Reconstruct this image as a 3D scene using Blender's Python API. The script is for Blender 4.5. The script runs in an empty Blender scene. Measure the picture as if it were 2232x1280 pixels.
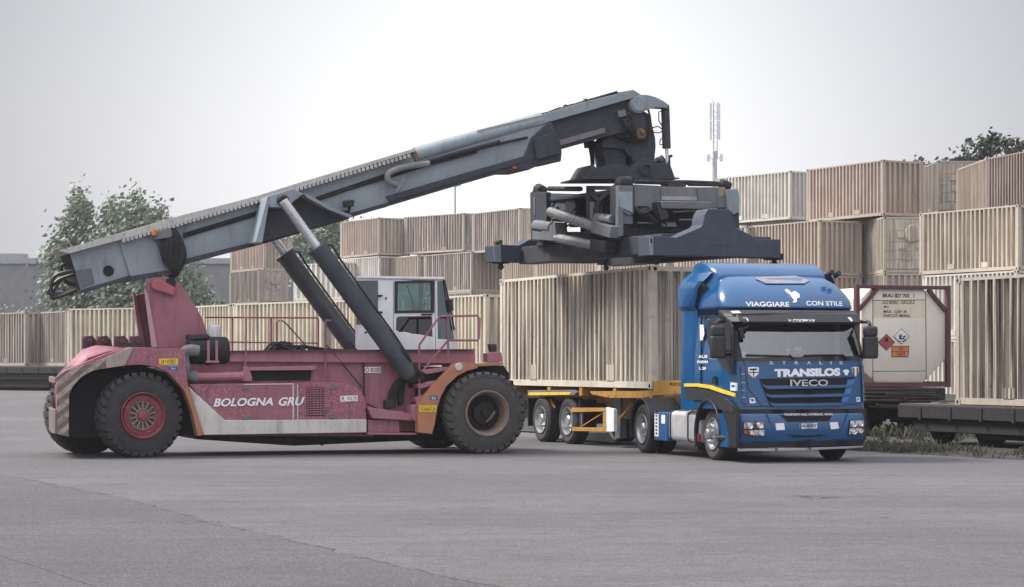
import bpy, bmesh, math, random
from math import sin, cos, pi, radians, sqrt
from mathutils import Vector, Matrix
from mathutils.geometry import tessellate_polygon
random.seed(7)
scene = bpy.context.scene
COL = scene.collection

# ------------------------------------------------------------------ camera
FPX, CX, HY, CH = 5000.0, 1116.0, 793.0, 1.8      # focal length / principal column / horizon row (photo pixels), eye height
cam = bpy.data.cameras.new('camera'); cam_o = bpy.data.objects.new('camera', cam); COL.objects.link(cam_o)
cam_o.location = (0, 0, CH); cam_o.rotation_euler = (pi/2, 0, 0)
cam.sensor_width = 36; cam.lens = 36*FPX/2232; cam.shift_y = (HY-640)/2232
cam.clip_start = 0.5; cam.clip_end = 3000
scene.camera = cam_o

# ------------------------------------------------------------------ world: hazy overcast sky
SUN_EL, SUN_AZ = radians(50), radians(-78)      # azimuth measured from +Y towards +X
world = bpy.data.worlds.new('World'); scene.world = world; world.use_nodes = True
nt = world.node_tree; N = nt.nodes; LK = nt.links; N.clear()
wout = N.new('ShaderNodeOutputWorld'); bg = N.new('ShaderNodeBackground'); LK.new(bg.outputs[0], wout.inputs[0])
sky = N.new('ShaderNodeTexSky'); sky.sky_type = 'NISHITA'; sky.sun_disc = False
sky.sun_elevation = SUN_EL; sky.sun_rotation = SUN_AZ; sky.dust_density = 5; sky.air_density = 1.5
geo = N.new('ShaderNodeNewGeometry'); sep = N.new('ShaderNodeSeparateXYZ')
tc = N.new('ShaderNodeTexCoord'); LK.new(tc.outputs['Generated'], sep.inputs[0])
def wm(op, a, b=None, c=None, clamp=False):
    n = N.new('ShaderNodeMath'); n.operation = op; n.use_clamp = clamp
    for i, v in enumerate((a, b, c)):
        if v is None: continue
        if isinstance(v, (int, float)): n.inputs[i].default_value = v
        else: LK.new(v, n.inputs[i])
    return n.outputs[0]
# low glow ahead imitates lens vignetting, grey cloud round it, brighter towards the zenith
dot = N.new('ShaderNodeVectorMath'); dot.operation = 'DOT_PRODUCT'; LK.new(tc.outputs['Generated'], dot.inputs[0])
BR = Vector((0.005, 1, 0.068)).normalized(); dot.inputs[1].default_value = BR
ang = wm('ARCCOSINE', wm('MINIMUM', dot.outputs['Value'], 0.99999))
noi = N.new('ShaderNodeTexNoise'); noi.inputs['Scale'].default_value = 5; noi.inputs['Detail'].default_value = 5
LK.new(tc.outputs['Generated'], noi.inputs['Vector'])
ang2 = wm('ADD', ang, wm('MULTIPLY', wm('SUBTRACT', noi.outputs['Fac'], 0.5), 0.035))
glow = wm('POWER', 2.718, wm('MULTIPLY', wm('POWER', wm('DIVIDE', wm('ABSOLUTE', ang2), 0.195), 2.0), -1.0))
zen_south_fill = wm('ADD', wm('MULTIPLY', wm('MAXIMUM', wm('SUBTRACT', sep.outputs['Z'], 0.22), 0.0), 1.35), wm('MULTIPLY', wm('MAXIMUM', wm('SUBTRACT', wm('MULTIPLY', sep.outputs['Y'], -1.0), 0.1), 0.0), 0.55))  # zenith lift plus added brightness behind the camera, filling camera-facing surfaces
lum = wm('ADD', wm('ADD', 0.235, wm('MULTIPLY', glow, 0.595)), zen_south_fill)
comb = N.new('ShaderNodeMix'); comb.data_type = 'RGBA'
LK.new(glow, comb.inputs['Factor']); comb.inputs['A'].default_value = (0.950, 0.955, 1.035, 1); comb.inputs['B'].default_value = (0.988, 0.99, 1.015, 1)
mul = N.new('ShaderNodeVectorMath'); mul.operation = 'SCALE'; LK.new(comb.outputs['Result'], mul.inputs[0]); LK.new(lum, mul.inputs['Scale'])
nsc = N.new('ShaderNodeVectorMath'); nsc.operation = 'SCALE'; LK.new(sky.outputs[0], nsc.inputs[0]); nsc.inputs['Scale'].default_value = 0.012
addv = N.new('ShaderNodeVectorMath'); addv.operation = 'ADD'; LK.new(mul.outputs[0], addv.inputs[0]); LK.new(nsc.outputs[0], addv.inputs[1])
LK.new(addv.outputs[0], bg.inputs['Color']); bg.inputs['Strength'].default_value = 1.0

sunl = bpy.data.lights.new('sun', 'SUN'); sun = bpy.data.objects.new('sun', sunl); COL.objects.link(sun)
sunl.energy = 3.9; sunl.angle = radians(20); sunl.color = (1, 0.96, 0.90)
sd = Vector((sin(SUN_AZ)*cos(SUN_EL), cos(SUN_AZ)*cos(SUN_EL), sin(SUN_EL)))
sun.rotation_euler = sd.to_track_quat('Z', 'Y').to_euler()
vs = scene.view_settings
vs.view_transform = 'Standard'; vs.look = 'None'; vs.exposure = 0.48; vs.gamma = 1.0; vs.use_curve_mapping = False
try:
    scene.cycles.volume_bounces = 1; scene.cycles.max_bounces = 8; scene.cycles.transparent_max_bounces = 16
except Exception: pass

# ------------------------------------------------------------------ helpers
def W(px, py, Y): return Vector(((px-CX)*Y/FPX, Y, CH+(HY-py)*Y/FPX))
class Frame:
    """a yawed frame on the ground: x along (cos,sin), y along (-sin,cos)"""
    def __init__(s, O, yaw):
        s.O = Vector((O[0], O[1], O[2] if len(O) > 2 else 0)); s.yaw = yaw; s.c = cos(yaw); s.s = sin(yaw)
    def on_y(s, px, py, y):
        dx = (px-CX)/FPX; t = (y - s.O.x*s.s + s.O.y*s.c)/(s.c - dx*s.s)
        return ((t*dx-s.O.x)*s.c + (t-s.O.y)*s.s, CH+(HY-py)/FPX*t - s.O.z)
    def on_x(s, px, py, x):
        dx = (px-CX)/FPX; t = (x + s.O.x*s.c + s.O.y*s.s)/(dx*s.c + s.s)
        return (-(t*dx-s.O.x)*s.s + (t-s.O.y)*s.c, CH+(HY-py)/FPX*t - s.O.z)
class MB:
    def __init__(s): s.v = []; s.f = []; s.mi = []; s.cur = 0
    def add(s, vs, fs):
        b = len(s.v); s.v += [tuple(v) for v in vs]
        for f in fs: s.f.append(tuple(i+b for i in f)); s.mi.append(s.cur)
    def box(s, x0, x1, y0, y1, z0, z1):
        s.add([(x0,y0,z0),(x1,y0,z0),(x1,y1,z0),(x0,y1,z0),(x0,y0,z1),(x1,y0,z1),(x1,y1,z1),(x0,y1,z1)],
              [(0,3,2,1),(4,5,6,7),(0,1,5,4),(1,2,6,5),(2,3,7,6),(3,0,4,7)]); return s
    def obox(s, c, size, M):
        c = Vector(c); hx, hy, hz = size[0]/2, size[1]/2, size[2]/2
        vs = [c + M @ Vector((a*hx, b*hy, d*hz)) for d in (-1,1) for a, b in ((-1,-1),(1,-1),(1,1),(-1,1))]
        s.add(vs, [(0,3,2,1),(4,5,6,7),(0,1,5,4),(1,2,6,5),(2,3,7,6),(3,0,4,7)]); return s
    def bar(s, p0, p1, w, h, up=(0,0,1)):
        p0 = Vector(p0); p1 = Vector(p1); d = (p1-p0); L = d.length; d.normalize(); up = Vector(up)
        y = up.cross(d)
        if y.length < 1e-4: y = Vector((0,1,0)).cross(d)
        y.normalize(); z = d.cross(y)
        M = Matrix((d, y, z)).transposed(); return s.obox((p0+p1)/2, (L, w, h), M)
    def _prism(s, poly, holes, fa, fb):
        loops = [poly] + list(holes); n0 = 0; A = []
        tri = tessellate_polygon([[Vector((p[0], p[1], 0)) for p in L] for L in loops])
        flat = [p for L in loops for p in L]; n = len(flat)
        vs = [fa(p) for p in flat] + [fb(p) for p in flat]
        fs = []
        if not holes: fs += [tuple(range(n)), tuple(range(2*n-1, n-1, -1))]
        else: fs += [tuple(t) for t in tri] + [tuple(i+n for i in reversed(t)) for t in tri]
        b = 0
        for L in loops:
            m = len(L)
            for i in range(m):
                j = (i+1) % m; fs.append((b+i, b+j, b+j+n, b+i+n))
            b += m
        s.add(vs, fs); return s
    def prism_y(s, poly, y0, y1, holes=()): return s._prism(poly, holes, lambda p: (p[0], y0, p[1]), lambda p: (p[0], y1, p[1]))
    def prism_x(s, poly, x0, x1, holes=()): return s._prism(poly, holes, lambda p: (x0, p[0], p[1]), lambda p: (x1, p[0], p[1]))
    def prism_z(s, poly, z0, z1, holes=()): return s._prism(poly, holes, lambda p: (p[0], p[1], z0), lambda p: (p[0], p[1], z1))
    def loft(s, rings, closed=True, cap=True):
        n = len(rings[0]); vs = [p for r in rings for p in r]; fs = []
        for k in range(len(rings)-1):
            for i in range(n if closed else n-1):
                j = (i+1) % n; fs.append((k*n+i, k*n+j, (k+1)*n+j, (k+1)*n+i))
        if cap and closed: fs += [tuple(reversed(range(n))), tuple(range((len(rings)-1)*n, len(rings)*n))]
        s.add(vs, fs); return s
    def tube(s, pts, r, n=8, cap=True):
        pts = [Vector(p) for p in pts]; rings = []; up = Vector((0.123, 0.31, 0.94)).normalized()
        for i, p in enumerate(pts):
            d = (pts[min(i+1, len(pts)-1)] - pts[max(i-1, 0)]).normalized()
            a = up.cross(d)
            if a.length < 0.1: a = Vector((1,0,0)).cross(d)
            a.normalize(); b = d.cross(a); up = b
            rr = r[i] if isinstance(r, (list, tuple)) else r
            rings.append([p + a*rr*cos(2*pi*k/n) + b*rr*sin(2*pi*k/n) for k in range(n)])
        return s.loft(rings, True, cap)
    def cyl(s, p0, p1, r, n=16, r2=None): return s.tube([p0, p1], [r, r if r2 is None else r2], n)
    def lathe(s, prof, o, ax, n=32, cap=False):
        """prof: (radius, height along axis)"""
        o = Vector(o); ax = Vector(ax).normalized()
        a = ax.orthogonal().normalized(); b = ax.cross(a)
        rings = [[o + ax*h + (a*cos(2*pi*k/n) + b*sin(2*pi*k/n))*max(r, 1e-4) for k in range(n)] for r, h in prof]
        return s.loft(rings, True, cap)
def smooth_curve(pts, k=6):
    pts = [Vector(p) for p in pts]; out = []
    for i in range(len(pts)-1):
        p0 = pts[max(i-1,0)]; p1 = pts[i]; p2 = pts[i+1]; p3 = pts[min(i+2,len(pts)-1)]
        for t in [j/k for j in range(k)]:
            out.append(0.5*((2*p1)+(p2-p0)*t+(2*p0-5*p1+4*p2-p3)*t*t+(3*p1-p0-3*p2+p3)*t**3))
    out.append(pts[-1]); return out
def build(name, mb, mat, parent=None, bevel=0, smooth=30, seg=2, weld=False):
    me = bpy.data.meshes.new(name); me.from_pydata(mb.v, [], mb.f)
    mats = mat if isinstance(mat, (list, tuple)) else [mat]
    for m in mats: me.materials.append(m)
    if len(mats) > 1:
        for p, i in zip(me.polygons, mb.mi): p.material_index = i
    bm = bmesh.new(); bm.from_mesh(me)
    if weld: bmesh.ops.remove_doubles(bm, verts=bm.verts, dist=1e-4)
    bmesh.ops.recalc_face_normals(bm, faces=bm.faces); bm.to_mesh(me); bm.free()
    if smooth:
        for p in me.polygons: p.use_smooth = True
        me.set_sharp_from_angle(angle=radians(smooth))
    o = bpy.data.objects.new(name, me); COL.objects.link(o)
    if parent is not None: o.parent = parent
    if bevel:
        m = o.modifiers.new('bevel', 'BEVEL'); m.width = bevel; m.segments = seg; m.limit_method = 'ANGLE'; m.angle_limit = radians(40)
        m.harden_normals = False
    return o
def thing(name, label, cat, loc=(0,0,0), yaw=0, group=None):
    o = bpy.data.objects.new(name, None); COL.objects.link(o); o.empty_display_size = 0.3
    o.location = loc; o.rotation_euler = (0, 0, yaw); o['label'] = label; o['category'] = cat
    if group: o['group'] = group
    return o
def tag(o, label, cat, group=None):
    o['label'] = label; o['category'] = cat
    if group: o['group'] = group
    return o
def struct(o, kind='structure'): o['kind'] = kind; return o
_tc = {}
def text_geo(body, bold=0.0, shear=0.0):
    key = (body, bold, shear)
    if key in _tc: return _tc[key]
    cu = bpy.data.curves.new('t', 'FONT'); cu.body = body; cu.offset = bold; cu.shear = shear; cu.resolution_u = 3
    ob = bpy.data.objects.new('t', cu); me = bpy.data.meshes.new_from_object(ob)
    vs = [(v.co.x, v.co.y) for v in me.vertices]; fs = [tuple(p.vertices) for p in me.polygons]
    bpy.data.objects.remove(ob); bpy.data.curves.remove(cu); bpy.data.meshes.remove(me)
    x0 = min(v[0] for v in vs); x1 = max(v[0] for v in vs); y0 = min(v[1] for v in vs); y1 = max(v[1] for v in vs)
    vs = [((v[0]-x0)/(x1-x0), (v[1]-y0)/(y1-y0)) for v in vs]
    _tc[key] = (vs, fs); return _tc[key]
def add_text(mb, body, fmap, bold=0.0, shear=0.0):
    """fmap maps (0..1, 0..1) to a point"""
    vs, fs = text_geo(body, bold, shear); mb.add([fmap(a, b) for a, b in vs], fs); return mb

# ------------------------------------------------------------------ materials
def mat_new(name):
    m = bpy.data.materials.new(name); m.use_nodes = True; t = m.node_tree; t.nodes.clear()
    o = t.nodes.new('ShaderNodeOutputMaterial'); b = t.nodes.new('ShaderNodeBsdfPrincipled'); t.links.new(b.outputs[0], o.inputs[0])
    return m, t, b
class NT:
    def __init__(s, t): s.t = t
    def n(s, typ, **kw):
        nd = s.t.nodes.new(typ)
        for k, v in kw.items(): setattr(nd, k, v)
        return nd
    def set(s, sock, v):
        if isinstance(v, bpy.types.NodeSocket): s.t.links.new(v, sock)
        elif isinstance(v, (tuple, list)) and len(v) == 3 and sock.type == 'RGBA': sock.default_value = (*v, 1)
        else: sock.default_value = v
    def coord(s, kind='Object', scale=(1,1,1), loc=(0,0,0), rot=(0,0,0)):
        c = s.n('ShaderNodeTexCoord'); m = s.n('ShaderNodeMapping'); s.t.links.new(c.outputs[kind], m.inputs[0])
        m.inputs['Scale'].default_value = scale; m.inputs['Location'].default_value = loc; m.inputs['Rotation'].default_value = rot
        return m.outputs[0]
    def noise(s, vec, scale, detail=4, rough=0.55, w=None, dist=0):
        n = s.n('ShaderNodeTexNoise')
        if w is not None: n.noise_dimensions = '4D'; s.set(n.inputs['W'], w)
        s.set(n.inputs['Vector'], vec); n.inputs['Scale'].default_value = scale; n.inputs['Detail'].default_value = detail
        n.inputs['Roughness'].default_value = rough; n.inputs['Distortion'].default_value = dist
        return n.outputs['Fac']
    def ramp(s, fac, a, b, lo=0.0, hi=1.0):
        n = s.n('ShaderNodeMapRange'); s.set(n.inputs['Value'], fac); n.inputs['From Min'].default_value = a; n.inputs['From Max'].default_value = b
        n.inputs['To Min'].default_value = lo; n.inputs['To Max'].default_value = hi; n.interpolation_type = 'SMOOTHSTEP'; return n.outputs[0]
    def mix(s, fac, a, b, mode='MIX'):
        n = s.n('ShaderNodeMix', data_type='RGBA', blend_type=mode); s.set(n.inputs['Factor'], fac); s.set(n.inputs['A'], a); s.set(n.inputs['B'], b); return n.outputs['Result']
    def math(s, op, a, b=None):
        n = s.n('ShaderNodeMath', operation=op); s.set(n.inputs[0], a)
        if b is not None: s.set(n.inputs[1], b)
        return n.outputs[0]
    def bump(s, h, strength=0.3, dist=0.02):
        n = s.n('ShaderNodeBump'); s.set(n.inputs['Height'], h); n.inputs['Strength'].default_value = strength; n.inputs['Distance'].default_value = dist; return n.outputs[0]
    def rand(s): return s.n('ShaderNodeObjectInfo').outputs['Random']
def paint(name, col, rough=0.5, wear=None, wear_amt=0.0, wear_scale=6, dirt=(0.10,0.085,0.075), dirt_amt=0.35, streak=(3,3,0.35), metal=0.0, var=0.12, coat=0, bump=0.15, wear_stretch=(1,1,1)):
    """worn painted metal: tone drift, chips showing `wear`, vertical dirt streaks"""
    m, t, b = mat_new(name); k = NT(t); r = k.math('MULTIPLY', k.rand(), 50.0)
    c0 = k.coord(); big = k.noise(c0, 1.3, 5, 0.6, r)
    c = k.mix(k.ramp(big, 0.3, 0.7), tuple(x*(1-var) for x in col), tuple(min(1, x*(1+var)) for x in col))
    if dirt_amt:
        st = k.noise(k.coord(scale=streak), 3.0, 6, 0.62, r); c = k.mix(k.ramp(st, 0.48, 0.78, 0, dirt_amt), c, dirt)
        sm = k.noise(c0, 14, 5, 0.7, r); c = k.mix(k.ramp(sm, 0.5, 0.8, 0, dirt_amt*0.6), c, dirt)
    if wear:
        ch = k.noise(k.coord(scale=wear_stretch), wear_scale, 9, 0.72, r); c = k.mix(k.ramp(ch, 0.62-wear_amt, 0.66-wear_amt, 0, 0.9), c, wear)
    k.set(b.inputs['Base Color'], c); b.inputs['Metallic'].default_value = metal
    k.set(b.inputs['Roughness'], k.ramp(k.noise(c0, 8, 4), 0.3, 0.7, max(0.05, rough-0.1), min(1, rough+0.12)))
    if coat: b.inputs['Coat Weight'].default_value = coat; b.inputs['Coat Roughness'].default_value = 0.08
    if bump: k.set(b.inputs['Normal'], k.bump(k.noise(c0, 9, 6, 0.6), bump, 0.02))
    return m
def plain(name, col, rough=0.6, metal=0.0, var=0.15, scale=6, spec=0.5):
    m, t, b = mat_new(name); k = NT(t)
    n = k.noise(k.coord(), scale, 5)
    k.set(b.inputs['Base Color'], k.mix(k.ramp(n, 0.3, 0.7), tuple(x*(1-var) for x in col), tuple(min(1, x*(1+var)) for x in col)))
    b.inputs['Roughness'].default_value = rough; b.inputs['Metallic'].default_value = metal; b.inputs['Specular IOR Level'].default_value = spec
    return m
def glassy(name, tint=(0.7,0.75,0.76), refl=0.12, rough=0.03):
    m = bpy.data.materials.new(name); m.use_nodes = True; t = m.node_tree; t.nodes.clear(); k = NT(t)
    o = k.n('ShaderNodeOutputMaterial'); mx = k.n('ShaderNodeMixShader'); tr = k.n('ShaderNodeBsdfTransparent'); gl = k.n('ShaderNodeBsdfGlossy')
    fr = k.n('ShaderNodeFresnel'); fr.inputs['IOR'].default_value = 1.5
    tr.inputs[0].default_value = (*tint, 1); gl.inputs['Roughness'].default_value = rough; gl.inputs['Color'].default_value = (0.9,0.93,0.95,1)
    k.set(mx.inputs[0], k.math('ADD', fr.outputs[0], refl)); t.links.new(tr.outputs[0], mx.inputs[1]); t.links.new(gl.outputs[0], mx.inputs[2]); t.links.new(mx.outputs[0], o.inputs[0])
    return m
RUST = (0.13, 0.06, 0.035)
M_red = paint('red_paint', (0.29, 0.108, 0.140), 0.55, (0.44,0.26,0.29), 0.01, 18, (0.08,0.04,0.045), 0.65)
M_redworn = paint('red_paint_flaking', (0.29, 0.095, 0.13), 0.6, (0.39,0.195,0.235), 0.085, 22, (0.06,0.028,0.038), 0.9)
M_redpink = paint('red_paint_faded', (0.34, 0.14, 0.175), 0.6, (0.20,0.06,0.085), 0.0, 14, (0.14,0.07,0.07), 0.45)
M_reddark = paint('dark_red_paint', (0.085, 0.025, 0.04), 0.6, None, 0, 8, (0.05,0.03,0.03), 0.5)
M_orange = paint('orange_primer', (0.40, 0.165, 0.085), 0.65, (0.28,0.18,0.13), 0.06, 8, (0.22,0.12,0.09), 0.5)
M_white = paint('white_paint', (0.72, 0.72, 0.72), 0.45, (0.25,0.22,0.2), -0.10, 10, (0.35,0.32,0.30), 0.28)
M_cream = paint('dirty_white_paint', (0.56, 0.54, 0.50), 0.55, (0.25,0.13,0.13), 0.0, 12, (0.24,0.19,0.17), 0.75)
M_boom = paint('grey_blue_paint', (0.225, 0.265, 0.29), 0.5, (0.30,0.27,0.24), -0.05, 10, (0.075,0.078,0.085), 0.5, streak=(2.5,2.5,0.5))
M_boomlt = paint('pale_grey_paint', (0.25, 0.29, 0.325), 0.5, (0.12,0.11,0.10), -0.04, 12, (0.12,0.12,0.12), 0.5)
M_boomdk = paint('dark_slate_paint', (0.036, 0.040, 0.051), 0.75, (0.16,0.15,0.14), -0.06, 10, (0.035,0.032,0.032), 0.5)
M_spread = paint('slate_blue_paint', (0.046, 0.056, 0.082), 0.7, (0.14,0.14,0.15), -0.09, 12, (0.035,0.037,0.045), 0.4)
M_greymetal = paint('greasy_grey_steel', (0.135, 0.147, 0.156), 0.6, (0.08,0.06,0.045), 0.0, 10, (0.06,0.055,0.055), 0.6)
M_grating = paint('pale_grating', (0.46, 0.45, 0.41), 0.7, (0.12,0.11,0.10), 0.04, 20, (0.2,0.18,0.16), 0.5)
M_grease = paint('black_grease', (0.011, 0.011, 0.014), 0.75, (0.06,0.055,0.05), -0.06, 14, (0.05,0.045,0.04), 0.5)
M_black = plain('black_plastic', (0.011, 0.011, 0.013), 0.5)
M_redpale = paint('pale_red_edge', (0.42,0.26,0.29), 0.6, (0.25,0.08,0.1), 0.0, 12, (0.15,0.08,0.08), 0.4)
M_liner = plain('dark_liner', (0.016,0.014,0.016), 0.9)  # even near-black for the rear wheel-well lining
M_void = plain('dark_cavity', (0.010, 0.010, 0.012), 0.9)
M_rubber = paint('tyre_rubber', (0.034, 0.032, 0.033), 0.92, None, 0, 8, (0.10,0.09,0.085), 0.45, streak=(2,2,2))
M_tyreg = paint('dusty_tyre_rubber', (0.055, 0.051, 0.049), 0.9, None, 0, 8, (0.15,0.135,0.12), 0.6, streak=(2,2,2))
M_chrome = paint('polished_rod', (0.62,0.62,0.63), 0.25, None, 0, 5, (0.2,0.2,0.2), 0.3, metal=0.7)
M_alu = paint('aluminium', (0.45,0.46,0.47), 0.38, None, 0, 5, (0.25,0.25,0.25), 0.15, metal=0.85)
M_tanksilver = paint('silver_tank', (0.62,0.62,0.64), 0.38, None, 0, 5, (0.35,0.34,0.34), 0.2, metal=0.55)
M_rust = paint('rusty_steel', (0.17,0.10,0.07), 0.85, (0.06,0.05,0.05), 0.06, 9, (0.05,0.04,0.035), 0.5)
M_rustrim = paint('dusty_brown_rim', (0.22,0.16,0.125), 0.75, (0.35,0.28,0.22), 0.0, 9, (0.06,0.05,0.045), 0.6)
M_blue = plain('blue_cab_paint', (0.003, 0.070, 0.195), 0.24, 0, 0.05, 2)
M_blue.node_tree.nodes['Principled BSDF'].inputs['Coat Weight'].default_value = 0.5; M_blue.node_tree.nodes['Principled BSDF'].inputs['Coat Roughness'].default_value = 0.06
M_yellow = paint('yellow_chassis_paint', (0.42, 0.215, 0.035), 0.6, (0.17,0.09,0.05), 0.04, 10, (0.10,0.065,0.04), 0.7)
M_stick_y = plain('yellow_sticker', (0.72,0.50,0.03), 0.5)
M_stick_b = plain('blue_sticker', (0.02,0.10,0.25), 0.5)
M_stick_w = plain('white_sticker', (0.76,0.77,0.79), 0.5, var=0.05)
M_ink = plain('black_lettering', (0.012,0.012,0.014), 0.6)
M_letter = plain('white_lettering', (0.78,0.78,0.80), 0.5, var=0.06)
M_redlamp = plain('red_lens', (0.30,0.03,0.03), 0.25)
M_amber = plain('amber_lens', (0.45,0.12,0.015), 0.3)
M_green = plain('green_lens', (0.02,0.16,0.12), 0.3)
M_glass = glassy('cab_glass', (0.48,0.62,0.62), 0.05)
M_glassdk = glassy('smoked_glass', (0.05,0.07,0.08), 0.03)
M_wind = glassy('windscreen_glass', (0.45,0.48,0.50), 0.145)
M_lamp = plain('lamp_reflector', (0.75,0.76,0.78), 0.15, 0.75, var=0.3, scale=40)
M_turq = plain('turquoise_seat_cloth', (0.10,0.36,0.36), 0.8)
M_dkgrey = plain('dark_grey_plastic', (0.022,0.021,0.026), 0.5)
M_bark = plain('bark', (0.07,0.055,0.045), 0.9)
# ------------------------------------------------------------------ ground
def gz(Y):
    t = min(max((Y-58)/44.0, 0), 1); return 0.55*t*t*(3-2*t)
def asphalt_mat(name, c1, c2, speck):
    m, t, b = mat_new(name); k = NT(t); v = k.coord()
    big = k.noise(v, 0.16, 5, 0.6); mid = k.noise(k.coord(scale=(1,2.6,1)), 0.7, 6, 0.65); fine = k.noise(v, 55, 3, 0.7); fine2 = k.noise(v, 14, 4, 0.75)
    c = k.mix(k.ramp(big, 0.35, 0.68), c1, c2)
    c = k.mix(k.ramp(mid, 0.42, 0.68, 0, 0.5), c, tuple(x*0.72 for x in c1))
    trk = k.noise(k.coord(scale=(0.10,1.3,1), rot=(0,0,radians(7))), 1.1, 5, 0.6)
    c = k.mix(k.ramp(trk, 0.52, 0.72, 0, 0.42), c, tuple(x*0.62 for x in c1))
    c = k.mix(k.ramp(trk, 0.42, 0.26, 0, 0.25), c, tuple(min(1, x*1.25) for x in c2))
    m2 = k.noise(v, 4.5, 6, 0.7); c = k.mix(k.ramp(m2, 0.42, 0.60, 0, 0.42), c, tuple(x*0.70 for x in c1)); g2 = k.noise(k.coord(scale=(1,0.6,1)), 24, 4, 0.8); c = k.mix(k.ramp(g2, 0.46, 0.62, 0, speck), c, tuple(x*0.5 for x in c1)); c = k.mix(k.ramp(g2, 0.44, 0.32, 0, speck*0.8), c, tuple(min(1, x*1.5) for x in c2))
    c = k.mix(k.ramp(fine, 0.40, 0.66, 0, speck), c, tuple(x*0.45 for x in c1))
    c = k.mix(k.ramp(fine2, 0.55, 0.8, 0, speck*0.8), c, tuple(min(1, x*1.5) for x in c2))
    oil = k.noise(k.coord(scale=(1,1.8,1), loc=(3,1,0)), 0.55, 4, 0.6)
    c = k.mix(k.ramp(oil, 0.68, 0.76, 0, 0.4), c, (0.09,0.085,0.085))
    k.set(b.inputs['Base Color'], c); b.inputs['Roughness'].default_value = 0.88; b.inputs['Specular IOR Level'].default_value = 0.3
    k.set(b.inputs['Normal'], k.bump(k.math('ADD', fine, k.math('MULTIPLY', fine2, 1.5)), 0.9, 0.02))
    return m
M_asph = asphalt_mat('worn_pale_asphalt', (0.142,0.135,0.142), (0.202,0.193,0.201), 0.55)
M_asph2 = asphalt_mat('coarse_grey_asphalt', (0.128,0.121,0.129), (0.170,0.161,0.170), 0.7)
M_soil = plain('trackside_soil', (0.034,0.031,0.029), 0.95, 0, 0.45, 3)
M_stain = plain('oil_stain', (0.055,0.05,0.052), 0.8, 0, 0.4, 10)
M_crack = plain('crack_tar', (0.088,0.082,0.085), 0.9, 0, 0.4, 10)
mb = MB(); ys = [2, 20, 40, 58, 62, 66, 70, 74, 78, 82, 86, 90, 94, 98, 102, 130, 300, 900]; xs = [-600,-100,-40,0,40,100,600]
mb.v = [(x, y, gz(y)) for y in ys for x in xs]
for j in range(len(ys)-1):
    for i in range(len(xs)-1):
        a = j*len(xs)+i; mb.f.append((a, a+1, a+1+len(xs), a+len(xs))); mb.mi.append(0)
struct(build('ground', mb, M_asph, None, smooth=60))
def gp(px, py): Y = FPX*CH/(py-HY); return ((px-CX)/FPX*Y, Y)
rr = random.Random(3)
def wiggle(pts, n, amp):
    out = []
    for a, b in zip(pts[:-1], pts[1:]):
        for i in range(n):
            t = i/n; out.append((a[0]+(b[0]-a[0])*t+rr.uniform(-amp,amp), a[1]+(b[1]-a[1])*t+rr.uniform(-amp,amp)))
    out.append(pts[-1]); return out
# older, coarser asphalt patch in the left foreground, bounded by the open seam
seam = wiggle([gp(-220,1012), gp(30,1040), gp(120,1058), gp(250,1083), gp(370,1113), gp(480,1146), gp(590,1166), gp(740,1204), gp(950,1252), gp(1160,1297), gp(1420,1370)], 9, 0.07)
mb = MB(); poly = seam + [(0.5, 9), (-9, 9)]
mb.add([(x, y, 0.004) for x, y in poly], [tuple(range(len(poly)))]); struct(build('asphalt_patch', mb, M_asph2, None, smooth=0))
def crack(pts, w, z, gaps=0.0, name='ground_crack'):
    mb = MB()
    for i in range(len(pts)-1):
        if rr.random() < gaps: continue
        a = Vector(pts[i]); b = Vector(pts[i+1]); d = (b-a).normalized(); n = Vector((-d.y, d.x))
        w0 = w*rr.uniform(0.4,1.3); w1 = w*rr.uniform(0.4,1.3)
        mb.add([(a.x+n.x*w0, a.y+n.y*w0, z), (a.x-n.x*w0, a.y-n.y*w0, z), (b.x-n.x*w1, b.y-n.y*w1, z), (b.x+n.x*w1, b.y+n.y*w1, z)], [(0,1,2,3)])
    return struct(build(name, mb, M_crack, None, smooth=0))
crack(seam, 0.022, 0.008, 0.25)
crack(wiggle([gp(-30,1203), gp(60,1229), gp(140,1257), gp(240,1290)], 14, 0.015), 0.012, 0.008)
# dark worn-out spots and a scuffed seam end
def blot(cx, cy, rx, ry, n, z, name, mat, sq=0.5):
    mb = MB()
    for _ in range(n):
        a = rr.uniform(0, 2*pi); r = sqrt(rr.random()); x = cx+rx*r*cos(a); y = cy+ry*r*sin(a); s = rr.uniform(0.2,1)*0.05*(1.2-r)
        p = [(x+s*cos(t)*rr.uniform(0.4,1.4)*1.6, y+s*sin(t)*rr.uniform(0.4,1.2), z) for t in [2*pi*i/7 for i in range(7)]]
        mb.add(p, [tuple(range(7))]); z += 0.00001
    return struct(build(name, mb, mat, None, smooth=0))
x, y = gp(1775,1084); blot(x, y, 0.50, 0.6, 130, 0.004, 'oil_stain', M_stain)
x, y = gp(2090,1099); blot(x, y, 0.25, 0.3, 20, 0.004, 'oil_stain', M_crack)
x, y = gp(430,1140); blot(x, y, 0.8, 0.6, 40, 0.009, 'broken_asphalt', M_crack)
x, y = gp(545,1152); blot(x, y, 0.30, 0.35, 22, 0.009, 'broken_asphalt', M_crack)
for q in ((1380,1032),(1330,1124),(960,1108),(1585,1126),(1796,1117),(925,1141),(1925,1128),(630,1141)):
    x, y = gp(*q); blot(x, y, 0.10, 0.14, 5, 0.004, 'oil_stain', M_crack)
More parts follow.
